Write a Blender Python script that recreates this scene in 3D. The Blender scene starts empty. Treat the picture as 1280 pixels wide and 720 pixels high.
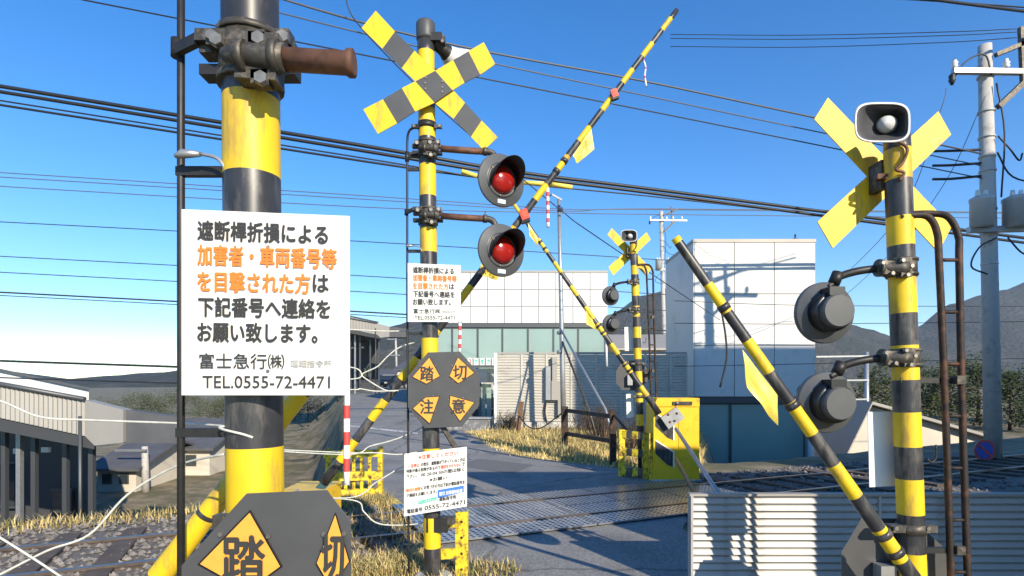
import bpy, bmesh, math, random
from mathutils import Vector, Matrix
R = math.radians
random.seed(7)
scene = bpy.context.scene
C = scene.collection

# ------------------------------------------------------------------ camera, world, sun, exposure
F, HY, H = 700.0, 482.0, 1.72           # focal length in pixels of a 1280 wide picture, eye-level row, eye height
cam = bpy.data.cameras.new('camera'); cam_o = bpy.data.objects.new('camera', cam); C.objects.link(cam_o)
cam.sensor_width = 36; cam.lens = F/1280*36; cam.shift_y = (HY-360)/1280
cam.clip_start = 0.05; cam.clip_end = 9000
cam_o.location = (0, 0, H); cam_o.rotation_euler = (R(90), 0, 0)
scene.camera = cam_o

SUN_H = Vector((0.493, -0.870)); SUN_EL = R(25.6)
sun_dir = Vector((SUN_H.x*math.cos(SUN_EL), SUN_H.y*math.cos(SUN_EL), math.sin(SUN_EL)))
w = bpy.data.worlds.new('World'); scene.world = w; w.use_nodes = True
nt = w.node_tree
sky = nt.nodes.new('ShaderNodeTexSky'); sky.sky_type = 'NISHITA'; sky.sun_disc = False
sky.sun_elevation = SUN_EL; sky.sun_rotation = math.atan2(SUN_H.x, SUN_H.y)
sky.air_density = 1.0; sky.dust_density = 0.0; sky.ozone_density = 2.2; sky.altitude = 800
bg = nt.nodes['Background']; bg.inputs[1].default_value = 0.15
hs = nt.nodes.new('ShaderNodeHueSaturation'); hs.inputs['Saturation'].default_value = 1.38; hs.inputs['Hue'].default_value = 0.506
nt.links.new(sky.outputs[0], hs.inputs['Color']); nt.links.new(hs.outputs[0], bg.inputs[0])
sl = bpy.data.lights.new('sun', 'SUN'); sl.energy = 4.2; sl.angle = R(0.5); sl.color = (1.0, 0.89, 0.71)
so = bpy.data.objects.new('sun', sl); C.objects.link(so)
so.rotation_euler = sun_dir.to_track_quat('Z', 'Y').to_euler(); so.location = (10, -20, 30)
scene.view_settings.view_transform = 'Standard'; scene.view_settings.look = 'None'
scene.view_settings.exposure = 0.7; scene.view_settings.gamma = 1.0
scene.render.engine = 'CYCLES'; scene.cycles.max_bounces = 8

# ------------------------------------------------------------------ helpers
def P(px, py, d):
    return Vector(((px-640)/F*d, d, H+(HY-py)/F*d))
def sm(t):
    t = max(0.0, min(1.0, t)); return t*t*(3-2*t)
TR = Vector((0.9135, 0.4067)); TN = Vector((-0.4067, 0.9135)); T0 = Vector((0, 7.365))   # railway line: direction, normal, a point on its middle
def gz(x, y):
    z = 0.0
    if y > 13: z = 0.03*(min(y, 70)-13)
    if y > 3:
        off = (Vector((x, y))-T0).dot(TN)
        r = x/max(y, .1)
        z -= 3.6*sm((off-2.0)/3.0)*sm((-r-.295)/.06)
        z -= 2.3*sm((off-2.6)/3.0)*sm((r-.33)/.06)
    return z

def mat(name, col, rough=.6, metal=0., var=.0, scale=6., bump=0., bscale=40., wear=None, wear_amt=.35, spec=.5, wscale=3., stretch=1.):
    m = bpy.data.materials.new(name); m.use_nodes = True
    n = m.node_tree; b = n.nodes['Principled BSDF']
    b.inputs['Base Color'].default_value = (*col, 1); b.inputs['Roughness'].default_value = rough
    b.inputs['Metallic'].default_value = metal; b.inputs['Specular IOR Level'].default_value = spec
    tc = n.nodes.new('ShaderNodeTexCoord'); src = tc.outputs['Object']
    out = None
    if var > 0:
        no = n.nodes.new('ShaderNodeTexNoise'); no.inputs['Scale'].default_value = scale; no.inputs['Detail'].default_value = 6
        n.links.new(src, no.inputs['Vector'])
        mr = n.nodes.new('ShaderNodeMapRange'); mr.inputs[1].default_value = .3; mr.inputs[2].default_value = .7
        mr.inputs[3].default_value = 1-var; mr.inputs[4].default_value = 1+var
        n.links.new(no.outputs['Fac'], mr.inputs[0])
        mx = n.nodes.new('ShaderNodeMix'); mx.data_type = 'RGBA'; mx.blend_type = 'MULTIPLY'; mx.inputs['Factor'].default_value = 1
        mx.inputs['A'].default_value = (*col, 1); n.links.new(mr.outputs[0], mx.inputs['B'])
        out = mx.outputs['Result']
    if wear:
        no2 = n.nodes.new('ShaderNodeTexNoise'); no2.inputs['Scale'].default_value = wscale; no2.inputs['Detail'].default_value = 9; no2.inputs['Roughness'].default_value = .7
        if stretch != 1:
            mpn = n.nodes.new('ShaderNodeMapping'); mpn.inputs['Scale'].default_value = (1, 1, stretch); n.links.new(src, mpn.inputs[0]); n.links.new(mpn.outputs[0], no2.inputs['Vector'])
        else: n.links.new(src, no2.inputs['Vector'])
        rp = n.nodes.new('ShaderNodeMapRange'); rp.inputs[1].default_value = .62-wear_amt*.5; rp.inputs[2].default_value = .74-wear_amt*.5
        n.links.new(no2.outputs['Fac'], rp.inputs[0])
        m2 = n.nodes.new('ShaderNodeMix'); m2.data_type = 'RGBA'; n.links.new(rp.outputs[0], m2.inputs['Factor'])
        if out: n.links.new(out, m2.inputs['A'])
        else: m2.inputs['A'].default_value = (*col, 1)
        m2.inputs['B'].default_value = (*wear, 1); out = m2.outputs['Result']
    if out: n.links.new(out, b.inputs['Base Color'])
    if bump > 0:
        nb = n.nodes.new('ShaderNodeTexNoise'); nb.inputs['Scale'].default_value = bscale; nb.inputs['Detail'].default_value = 5
        n.links.new(src, nb.inputs['Vector'])
        bp = n.nodes.new('ShaderNodeBump'); bp.inputs['Strength'].default_value = bump; bp.inputs['Distance'].default_value = .0015
        n.links.new(nb.outputs['Fac'], bp.inputs['Height']); n.links.new(bp.outputs[0], b.inputs['Normal'])
    return m

M = {}
M['yel'] = mat('yellow_paint', (.76, .51, .011), .52, 0, .07, 9, .05, 60, (.46, .30, .05), .20, wscale=9, stretch=.22)
M['yel_old'] = mat('old_yellow_paint', (.75, .55, .02), .55, 0, .12, 9, .2, 60, (.12, .055, .02), .28, wscale=11)
M['yelbox'] = mat('gate_box_paint', (.80, .49, .012), .42, 0, .06, 5, .04, 50, (.45, .28, .02), .12, wscale=6)
M['blk'] = mat('black_paint', (.032, .032, .036), .38, 0, .3, 12, .05, 80, (.11, .10, .09), .24, wscale=11, stretch=.25)
M['gry'] = mat('grey_sheet', (.068, .068, .070), .5, 0, .10, 7, .03, 60)
M['lampgry'] = mat('lamp_grey', (.085, .088, .09), .42, 0, .08, 10)
M['hood'] = mat('hood_black', (.012, .012, .013), .32, 0, .1, 10)
M['lens'] = mat('red_lens', (.30, .012, .009), .16, 0, .12, 60, .25, 90)
M['iron'] = mat('clamp_iron', (.075, .068, .058), .55, .5, .35, 25, .25, 90, (.20, .17, .13), .2, wscale=20)
M['ironblk'] = mat('dark_iron', (.022, .021, .021), .5, .2, .3, 25, .2, 90)
M['bolt'] = mat('bolt_steel', (.24, .225, .20), .45, .7, .3, 30)
M['rust'] = mat('rusty_pipe', (.16, .075, .045), .7, .2, .3, 18, .3, 70, (.09, .04, .025), .3, wscale=16)
M['rustdk'] = mat('brown_steel', (.024, .016, .013), .65, .2, .35, 14, .3, 70, (.09, .038, .02), .25, wscale=10)
M['white'] = mat('white_board', (.74, .73, .69), .45, 0, .03, 5, .02, 30, (.58, .54, .45), .12, wscale=6, stretch=.3)
M['ink'] = mat('black_ink', (.035, .033, .032), .6)
M['ora'] = mat('orange_ink', (.86, .20, .025), .6)
M['redink'] = mat('red_ink', (.80, .10, .045), .6)
M['faint'] = mat('faint_ink', (.42, .41, .39), .6)
M['blue'] = mat('blue_print', (.05, .19, .62), .5)
M['green'] = mat('green_print', (.03, .50, .36), .5)
M['kite'] = mat('amber_reflector', (.80, .36, .055), .4, 0, .06, 30)
M['horn'] = mat('horn_white', (.58, .58, .57), .4, 0, .05, 8, .02, 30, (.5, .48, .44), .1)
M['hornshade'] = mat('horn_mouth_shade', (.05, .05, .055), .5)  # shade inside the horn mouth, put into the colour
M['galv'] = mat('galvanised', (.36, .365, .37), .42, .55, .12, 10, .05, 60)
M['conc'] = mat('concrete_pole', (.46, .44, .41), .85, 0, .12, 3, .2, 30, (.3, .28, .25), .2)
M['concwall'] = mat('concrete_wall', (.55, .53, .48), .85, 0, .12, 2.5, .25, 30, (.22, .21, .2), .22, wscale=2)
M['darkwall'] = mat('stained_wall', (.16, .16, .17), .85, 0, .2, 2.5, .25, 30, (.36, .35, .34), .25, wscale=5)
M['facade'] = mat('white_facade', (.62, .61, .585), .5, 0, .04, .5, .02, 10, (.50, .49, .46), .16, wscale=.8)
M['joint'] = mat('facade_joint', (.27, .265, .26), .8)
M['frame'] = mat('window_frame', (.09, .095, .10), .45, .4)
M['glass'] = mat('pale_glass', (.27, .36, .32), .10, 0, .08, .5, 0, 10, spec=.6)
M['dkglass'] = mat('dark_glass', (.03, .04, .05), .06, 0, 0, 1, spec=.8)
M['corr'] = mat('corrugated_sheet', (.50, .47, .41), .5, .15, .06, .8, .03, 12, (.36, .33, .28), .12, wscale=1.2)
M['corr2'] = mat('corrugated_slat', (.40, .39, .37), .5, .15, .08, 2, .05, 20, (.28, .25, .21), .15, wscale=3)
M['asph'] = mat('asphalt', (.22, .212, .198), .9, 0, .14, 1.3, .12, 140, (.16, .155, .15), .22, wscale=.9)
def asphmat():
    m = M['asph']; n = m.node_tree; bs = n.nodes['Principled BSDF']; src = bs.inputs['Base Color'].links[0].from_socket
    tc = n.nodes.new('ShaderNodeTexCoord'); vo = n.nodes.new('ShaderNodeTexVoronoi'); vo.inputs['Scale'].default_value = 75; n.links.new(tc.outputs['Object'], vo.inputs['Vector'])
    sp = n.nodes.new('ShaderNodeSeparateColor'); n.links.new(vo.outputs['Color'], sp.inputs[0])
    mr = n.nodes.new('ShaderNodeMapRange'); mr.inputs[3].default_value = .68; mr.inputs[4].default_value = 1.32; n.links.new(sp.outputs[0], mr.inputs[0])
    mx = n.nodes.new('ShaderNodeMix'); mx.data_type = 'RGBA'; mx.blend_type = 'MULTIPLY'; mx.inputs['Factor'].default_value = 1
    n.links.new(src, mx.inputs['A']); n.links.new(mr.outputs[0], mx.inputs['B'])
    # fine cracks
    v2 = n.nodes.new('ShaderNodeTexVoronoi'); v2.feature = 'DISTANCE_TO_EDGE'; v2.inputs['Scale'].default_value = .33
    no = n.nodes.new('ShaderNodeTexNoise'); no.inputs['Scale'].default_value = 3; no.inputs['Detail'].default_value = 6; n.links.new(tc.outputs['Object'], no.inputs['Vector'])
    ad = n.nodes.new('ShaderNodeVectorMath'); ad.operation = 'MULTIPLY_ADD'; ad.inputs[1].default_value = (.35, .35, .35); n.links.new(no.outputs['Color'], ad.inputs[0]); n.links.new(tc.outputs['Object'], ad.inputs[2]); n.links.new(ad.outputs[0], v2.inputs['Vector'])
    lt = n.nodes.new('ShaderNodeMapRange'); lt.inputs[1].default_value = .004; lt.inputs[2].default_value = .012; lt.inputs[3].default_value = .62; lt.inputs[4].default_value = 1; n.links.new(v2.outputs['Distance'], lt.inputs[0])
    m2 = n.nodes.new('ShaderNodeMix'); m2.data_type = 'RGBA'; m2.blend_type = 'MULTIPLY'; m2.inputs['Factor'].default_value = 1
    n.links.new(mx.outputs['Result'], m2.inputs['A']); n.links.new(lt.outputs[0], m2.inputs['B']); n.links.new(m2.outputs['Result'], bs.inputs['Base Color'])
asphmat()
M['patch'] = mat('asphalt_patch', (.14, .137, .132), .9, 0, .18, 30, .12, 140)
M['dirt'] = mat('dry_ground', (.23, .185, .115), .95, 0, .3, 1.6, .6, 25, (.12, .11, .055), .35, wscale=.6)
M['ballast'] = mat('ballast', (.14, .125, .11), .95, 0, .35, 18, .8, 60)
M['stone'] = mat('ballast_stone', (.20, .18, .16), .95, 0, .4, 9, .5, 50)
M['rail'] = mat('rail_steel', (.22, .17, .14), .35, .8, .2, 10, .1, 50)
M['sleeper'] = mat('sleeper_wood', (.085, .065, .05), .9, 0, .3, 8, .5, 40)
M['line'] = mat('road_paint', (.66, .52, .12), .75, 0, .12, 7, .2, 60, (.15, .14, .12), .25, wscale=9)
M['linew'] = mat('white_road_paint', (.62, .61, .58), .75, 0, .1, 7, .2, 60, (.15, .14, .13), .28, wscale=7)
M['rope'] = mat('pale_rope', (.58, .57, .50), .8, 0, .15, 40)
M['wire'] = mat('black_cable', (.018, .018, .02), .5)
M['wireg'] = mat('grey_cable', (.10, .10, .11), .5)
M['vinyl'] = mat('yellow_vinyl', (.82, .62, .10), .42, 0, .08, 12, .2, 18)
M['red'] = mat('red_plastic', (.62, .07, .04), .4)
M['redtape'] = mat('red_tape', (.66, .06, .05), .5)
M['wtape'] = mat('white_tape', (.80, .79, .77), .5)
M['wood'] = mat('weathered_wood', (.15, .085, .05), .9, 0, .3, 14, .5, 50)
def mountmat():
    m = mat('mountain_forest', (.070, .062, .050), 1, 0, .45, .02, 0, 1, (.036, .040, .026), .45, wscale=.012)
    n = m.node_tree; bs = n.nodes['Principled BSDF']; bs.inputs['Specular IOR Level'].default_value = .1
    tc = n.nodes.new('ShaderNodeTexCoord'); vo = n.nodes.new('ShaderNodeTexVoronoi'); vo.inputs['Scale'].default_value = .11
    n.links.new(tc.outputs['Object'], vo.inputs['Vector'])
    bp = n.nodes.new('ShaderNodeBump'); bp.inputs['Strength'].default_value = .8; bp.inputs['Distance'].default_value = 5; bp.invert = True
    n.links.new(vo.outputs['Distance'], bp.inputs['Height']); n.links.new(bp.outputs[0], bs.inputs['Normal'])
    return m
M['mount'] = mountmat()
M['roofdk'] = mat('roof_grey', (.10, .10, .105), .7, .1, .15, 2, .1, 10)
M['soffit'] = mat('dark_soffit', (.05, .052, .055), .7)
M['fascia'] = mat('fascia_grey', (.33, .31, .28), .55, .2, .06, 1)
M['cream'] = mat('cream_wall', (.58, .53, .44), .8, 0, .08, 1)
M['navy'] = mat('navy_canopy', (.015, .035, .09), .12, 0, .05, 3, spec=.8)
M['carpaint'] = mat('dark_car_paint', (.015, .018, .025), .15, .2, 0, 1, spec=.8)
M['silver'] = mat('silver_car_paint', (.5, .5, .52), .25, .5)
M['rubber'] = mat('rubber', (.02, .02, .02), .8)
M['bark'] = mat('bark', (.09, .065, .045), .95, 0, .3, 8, .4, 30)
M['trans'] = mat('transformer_grey', (.44, .45, .45), .5, .1, .06, 6)
M['tag'] = mat('label_plate', (.55, .68, .78), .4)
M['signblue'] = mat('sign_blue', (.03, .09, .42), .4)
def leafmat(name, col, var=.45):
    m = mat(name, col, .7, 0, var, 1.1, 0)
    m.node_tree.nodes['Principled BSDF'].inputs['Specular IOR Level'].default_value = .2
    return m
M['leaf'] = leafmat('evergreen_leaf', (.045, .062, .022)); M['leafb'] = leafmat('olive_leaf', (.085, .085, .03))
M['dry'] = leafmat('dry_grass_blade', (.66, .52, .22), .25); M['dryb'] = leafmat('brown_grass_blade', (.42, .31, .14), .3)
M['weed'] = leafmat('green_weed', (.16, .16, .05), .3)

# perforated steel deck: dark round holes in rows
def deckmat():
    m = mat('perforated_deck', (.42, .43, .45), .32, .75, .12, 4)
    n = m.node_tree; b = n.nodes['Principled BSDF']
    tc = n.nodes.new('ShaderNodeTexCoord'); mp = n.nodes.new('ShaderNodeMapping'); mp.inputs['Scale'].default_value = (1/.072, 1/.072, 0)
    n.links.new(tc.outputs['Object'], mp.inputs[0])
    fr = n.nodes.new('ShaderNodeVectorMath'); fr.operation = 'FRACTION'; n.links.new(mp.outputs[0], fr.inputs[0])
    sb = n.nodes.new('ShaderNodeVectorMath'); sb.operation = 'SUBTRACT'; sb.inputs[1].default_value = (.5, .5, 0); n.links.new(fr.outputs[0], sb.inputs[0])
    ln = n.nodes.new('ShaderNodeVectorMath'); ln.operation = 'LENGTH'; n.links.new(sb.outputs[0], ln.inputs[0])
    lt = n.nodes.new('ShaderNodeMath'); lt.operation = 'LESS_THAN'; lt.inputs[1].default_value = .30; n.links.new(ln.outputs['Value'], lt.inputs[0])
    mx = n.nodes.new('ShaderNodeMix'); mx.data_type = 'RGBA'
    n.links.new(lt.outputs[0], mx.inputs['Factor'])
    n.links.new(b.inputs['Base Color'].links[0].from_socket, mx.inputs['A']); mx.inputs['B'].default_value = (.015, .015, .016, 1)
    n.links.new(mx.outputs['Result'], b.inputs['Base Color'])
    rr = n.nodes.new('ShaderNodeMapRange'); rr.inputs[3].default_value = .3; rr.inputs[4].default_value = .95
    n.links.new(lt.outputs[0], rr.inputs[0]); n.links.new(rr.outputs[0], b.inputs['Roughness'])
    mm = n.nodes.new('ShaderNodeMapRange'); mm.inputs[3].default_value = .75; mm.inputs[4].default_value = 0
    n.links.new(lt.outputs[0], mm.inputs[0]); n.links.new(mm.outputs[0], b.inputs['Metallic'])
    return m
M['deck'] = deckmat()

class MB:
    def __init__(s): s.v = []; s.f = []; s.m = []; s.s = []; s.ml = []
    def mi(s, m):
        if m not in s.ml: s.ml.append(m)
        return s.ml.index(m)
    def add(s, vs, fs, m, smooth=False):
        b = len(s.v); s.v += [Vector(v) for v in vs]; k = s.mi(m)
        for f in fs: s.f.append([b+i for i in f]); s.m.append(k); s.s.append(smooth)
        return s
    def box(s, c, size, m, rot=None):
        c = Vector(c); hx, hy, hz = [q/2 for q in size]
        vs = [Vector((x, y, z)) for x in (-hx, hx) for y in (-hy, hy) for z in (-hz, hz)]
        if rot is not None: vs = [rot @ v for v in vs]
        return s.add([c+v for v in vs], [(0,1,3,2),(4,6,7,5),(0,4,5,1),(2,3,7,6),(0,2,6,4),(1,5,7,3)], m)
    def bbox(s, x0, x1, y0, y1, z0, z1, m):
        return s.box(((x0+x1)/2, (y0+y1)/2, (z0+z1)/2), (x1-x0, y1-y0, z1-z0), m)
    def bar(s, a, b, wid, thk, m, up=(0,0,1)):
        a = Vector(a); b = Vector(b); t = (b-a); L = t.length; t.normalize()
        u = Vector(up); u = u-t*u.dot(t)
        if u.length < 1e-4: u = Vector((1,0,0))-t*t.x
        u.normalize(); n = t.cross(u)
        rot = Matrix((t, n, u)).transposed()
        return s.box((a+b)/2, (L, wid, thk), m, rot)
    def prism(s, pts, ext, m, side=None):
        pts = [Vector(p) for p in pts]; e = Vector(ext); n = len(pts)
        s.add(pts, [tuple(range(n))], m); s.add([p+e for p in pts], [tuple(reversed(range(n)))], m)
        vs = pts+[p+e for p in pts]
        return s.add(vs, [(i, n+i, n+(i+1) % n, (i+1) % n) for i in range(n)], side or m)
    def tube(s, pts, r, m, seg=12, caps=True, smooth=True):
        pts = [Vector(p) for p in pts]; n = len(pts)
        rs = r if isinstance(r, (list, tuple)) else [r]*n
        ms = m if isinstance(m, list) else [m]*(n-1)
        rings = []; ref = None
        for i, p in enumerate(pts):
            t = (pts[min(i+1, n-1)]-pts[max(i-1, 0)]).normalized()
            if ref is None: ref = Vector((0, 1, 0)) if abs(t.y) < .9 else Vector((1, 0, 0))
            u = (ref-t*ref.dot(t)).normalized(); ref = u; q = t.cross(u)
            rings.append([p+(u*math.cos(2*math.pi*k/seg)+q*math.sin(2*math.pi*k/seg))*rs[i] for k in range(seg)])
        for i in range(n-1):
            s.add(rings[i]+rings[i+1], [(k, (k+1) % seg, seg+(k+1) % seg, seg+k) for k in range(seg)], ms[i], smooth)
        if caps:
            s.add(rings[0], [tuple(reversed(range(seg)))], ms[0]); s.add(rings[-1], [tuple(range(seg))], ms[-1])
        return s
    def lathe(s, o, axis, prof, m, seg=24, smooth=True):
        o = Vector(o); t = Vector(axis).normalized()
        u = Vector((0, 0, 1)); u = (u-t*u.dot(t)); u = u.normalized() if u.length > 1e-3 else Vector((1, 0, 0)); q = t.cross(u)
        ms = m if isinstance(m, list) else [m]*(len(prof)-1)
        rings = [[o+t*h+(u*math.cos(2*math.pi*k/seg)+q*math.sin(2*math.pi*k/seg))*max(r, 1e-4) for k in range(seg)] for r, h in prof]
        for i in range(len(prof)-1):
            s.add(rings[i]+rings[i+1], [(k, (k+1) % seg, seg+(k+1) % seg, seg+k) for k in range(seg)], ms[i], smooth)
        return s
    def build(s, name, parent=None, label=None, kind=None, fix=True, origin=None):
        me = bpy.data.meshes.new(name)
        o0 = Vector((0, 0, 0))
        if origin is not None: o0 = Vector(origin)
        elif parent is not None: o0 = WL[parent.name]
        me.from_pydata([tuple(v-o0) for v in s.v], [], s.f)
        for m in s.ml: me.materials.append(m)
        me.polygons.foreach_set('material_index', s.m); me.polygons.foreach_set('use_smooth', s.s)
        if fix:
            bm = bmesh.new(); bm.from_mesh(me); bmesh.ops.remove_doubles(bm, verts=bm.verts, dist=1e-6)
            bmesh.ops.recalc_face_normals(bm, faces=bm.faces)
            bm.to_mesh(me); bm.free()
        me.update()
        o = bpy.data.objects.new(name, me); C.objects.link(o)
        WL[o.name] = o0
        if parent is not None:
            o.parent = parent; o.location = o0-WL[parent.name]
        else: o.location = o0
        if label: o['label'] = label
        if kind: o['kind'] = kind
        return o
WL = {}
def thing(name, label, cat, loc, group=None):
    o = bpy.data.objects.new(name, None); C.objects.link(o); o.location = loc; o.empty_display_size = .2
    o['label'] = label; o['category'] = cat; WL[o.name] = Vector(loc)
    if group: o['group'] = group
    return o
def tag(o, label, cat, group=None):
    o['label'] = label; o['category'] = cat
    if group: o['group'] = group
    return o
def copy_tree(root, off, label, group=None):
    r = root.copy(); C.objects.link(r); r.location = root.location+Vector(off); WL[r.name] = WL[root.name]+Vector(off)
    r['label'] = label
    if group: r['group'] = group
    for ch in list(root.children):
        c = ch.copy(); C.objects.link(c); c.parent = r
        for g in list(ch.children):
            d = g.copy(); C.objects.link(d); d.parent = c
    return r
def bez(pts, n=8):
    # smooth curve through points (Catmull-Rom)
    pts = [Vector(p) for p in pts]; out = []
    q = [pts[0]*2-pts[1]]+pts+[pts[-1]*2-pts[-2]]
    for i in range(1, len(q)-2):
        for k in range(n):
            t = k/n
            out.append(.5*((2*q[i])+(q[i+1]-q[i-1])*t+(2*q[i-1]-5*q[i]+4*q[i+1]-q[i+2])*t*t+(3*q[i]-q[i-1]-3*q[i+1]+q[i+2])*t**3))
    return out+[pts[-1]]

_txt = {}
def text_mesh(body, bold=0.0):
    if (body, bold) in _txt: return _txt[(body, bold)]
    cu = bpy.data.curves.new('lettering_curve', 'FONT'); cu.body = body; cu.size = 1; cu.offset = bold; cu.resolution_u = 3
    o = bpy.data.objects.new('lettering_curve', cu); C.objects.link(o)
    dg = bpy.context.evaluated_depsgraph_get(); dg.update()
    me = bpy.data.meshes.new_from_object(o.evaluated_get(dg))
    vs = [v.co.copy() for v in me.vertices]; fs = [tuple(p.vertices) for p in me.polygons]
    bpy.data.objects.remove(o); bpy.data.curves.remove(cu); bpy.data.meshes.remove(me)
    _txt[(body, bold)] = (vs, fs); return vs, fs
def text_on(quad, body, u0, u1, v0, v1, m, parent, off=.003, bold=.012, name='lettering'):
    """letters of one line fitted into the box u0..u1, v0..v1 (v downwards) of a board given by corners TL TR BR BL"""
    tl, tr, br, bl = [Vector(q) for q in quad]
    vs, fs = text_mesh(body, 0.0)
    if not vs: return None
    x0 = min(v.x for v in vs); x1 = max(v.x for v in vs); y0 = min(v.y for v in vs); y1 = max(v.y for v in vs)
    nrm = (tr-tl).cross(tl-bl).normalized()
    if nrm.y > 0: nrm = -nrm
    out = []
    for v in vs:
        u = u0+(u1-u0)*(v.x-x0)/(x1-x0); t = v1-(v1-v0)*(v.y-y0)/(y1-y0)
        out.append((tl*(1-u)+tr*u)*(1-t)+(bl*(1-u)+br*u)*t+nrm*off)
    mb = MB(); mb.add(out, fs, m)
    if bold > 0:      # heavier strokes: shifted copies, each a hair in front of the last
        hgt = ((tl-bl).length*(v1-v0)); ru = (tr-tl).normalized(); rv_ = (tl-bl).normalized(); k = min(bold, .03)*hgt*1.3
        for i, (a, c) in enumerate(((1, 0), (-1, 0), (0, 1), (0, -1))):
            mb.add([p+ru*(a*k)+rv_*(c*k)+nrm*(.00025*(i+1)) for p in out], fs, m)
    return mb.build(name, parent, fix=False)

# ------------------------------------------------------------------ the ground
def axis_vals(segs):
    out = []
    for a, b, st in segs:
        k = max(1, int(round((b-a)/st)))
        out += [a+(b-a)*i/k for i in range(k)]
    out.append(segs[-1][1]); return out
xs = axis_vals([(-3000, -200, 400), (-200, -40, 20), (-40, -14, 2), (-14, 16, .4), (16, 50, 2), (50, 200, 25), (200, 3000, 400)])
ys = axis_vals([(-60, -6, 6), (-6, 13, .4), (13, 30, .5), (30, 70, 2), (70, 200, 13), (200, 3000, 350)])
gb = MB(); nx = len(xs)
gb.add([(x, y, gz(x, y)) for y in ys for x in xs], [(j*nx+i, j*nx+i+1, (j+1)*nx+i+1, (j+1)*nx+i) for j in range(len(ys)-1) for i in range(nx-1)], M['dirt'], True)
gb.build('ground', kind='structure')

RD = [(-20, -.62, 1.6), (4.6, -.55, 1.6), (6.2, -.8, 1.95), (7.3, -1.35, 2.3), (8.4, -1.85, 2.62), (9.4, -2.4, 2.9), (10.4, -2.95, 3.1), (11.4, -3.4, 2.3),
      (12.4, -3.75, 1.25), (13.4, -4.0, .15), (15, -4.45, -.5), (17, -5.05, -1.0), (20, -5.9, -1.9), (26, -7.7, -3.0), (40, -11.9, -5.2), (70, -21, -9)]
def road_x(y):
    for (a, l0, r0), (b, l1, r1) in zip(RD, RD[1:]):
        if a <= y <= b:
            t = (y-a)/(b-a); return l0+(l1-l0)*t, r0+(r1-r0)*t
    return None
rb = MB(); yy = axis_vals([(-20, 4, 1.), (4, 13, .2), (13, 30, .5), (30, 70, 2)]); vs = []; NXR = 9
for y in yy:
    l, r = road_x(y); wob = lambda s: .05*math.sin(y*3.1+s)+.04*math.sin(y*7.7+2*s)
    l += wob(0) if y < 12 else 0; r += wob(2)
    for k in range(NXR):
        x = l+(r-l)*k/(NXR-1); vs.append((x, y, gz(x, y)+.03))
rb.add(vs, [(j*NXR+i, j*NXR+i+1, (j+1)*NXR+i+1, (j+1)*NXR+i) for j in range(len(yy)-1) for i in range(NXR-1)], M['asph'], True)
rb.build('road', kind='structure')
def sheet(name, pts, m, z=.036):
    b = MB(); b.add([(x, y, gz(x, y)+z) for x, y in pts], [tuple(range(len(pts)))], m); return b.build(name, kind='structure')
def G(px, py):
    d = H*F/(py-HY); return ((px-640)/F*d, d)
sheet('road_marking', [G(484, 626), G(494, 625), G(512, 640), G(506, 643)], M['line'])
sheet('road_marking', [G(788, 591), G(793, 590), G(846, 602), G(846, 605)], M['linew'])
sheet('road_marking', [G(438, 540.5), G(522, 548), G(522, 549.6), G(438, 541.8)], M['linew'])

sheet('road_patch', [G(600, 575), G(668, 583), G(640, 594), G(566, 583)], M['patch'], .034)
# ------------------------------------------------------------------ railway line
def tp(t, n, z=0):
    p = T0+TR*t+TN*n; return Vector((p.x, p.y, gz(p.x, p.y)+z))
for (a, b) in ((-16, -1.5), (3.3, 16)):
    bb = MB(); k = int((b-a)/.5); vs = []
    for i in range(k+1):
        t = a+(b-a)*i/k
        for n, z in ((-1.7, .0), (-1.3, .02), (0, .02), (1.3, .02), (1.7, .0)):
            p = T0+TR*t+TN*n; zz = gz(p.x, p.y) if abs(n) > 1.6 else 0
            vs.append((p.x, p.y, max(zz, -.05)+z))
    bb.add(vs, [(j*5+i, j*5+i+1, (j+1)*5+i+1, (j+1)*5+i) for j in range(k) for i in range(4)], M['ballast'], True)
    bb.build('ballast_bed', kind='structure')
trk = thing('railway_track', 'single railway track crossing the road and running off through ballast', 'railway track', tp(0, 0))
for n in (-.5335, .5335):
    rbm = MB()
    prof = [(-.06, 0), (.06, 0), (.06, .012), (.012, .025), (.012, .095), (.032, .105), (.032, .135), (-.032, .135), (-.032, .105), (-.012, .095), (-.012, .025), (-.06, .012)]
    zz = -.055
    pr = lambda t: [Vector((*(T0+TR*t+TN*(n+a)), h+zz)) for a, h in prof]
    A, B = pr(-16), pr(16); rbm.add(A+B, [(i, (i+1) % 12, 12+(i+1) % 12, 12+i) for i in range(12)], M['rail'])
    rbm.build('rail', trk)
slp = None
for t in [x*.62 for x in range(-24, -2)]+[x*.62 for x in range(6, 22)]:
    if slp is None:
        b = MB(); rot = Matrix.Rotation(math.atan2(TR.y, TR.x), 3, 'Z')
        b.box(tp(t, 0, 0), (.2, 2.1, .12), M['sleeper'], rot); slp = b.build('sleeper', trk, origin=tp(t, 0, 0)); t0s = t
    else:
        c = slp.copy(); C.objects.link(c); c.location = slp.location+(tp(t, 0, 0)-tp(t0s, 0, 0))*Vector((1, 1, 0)).length/math.sqrt(2)
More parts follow.
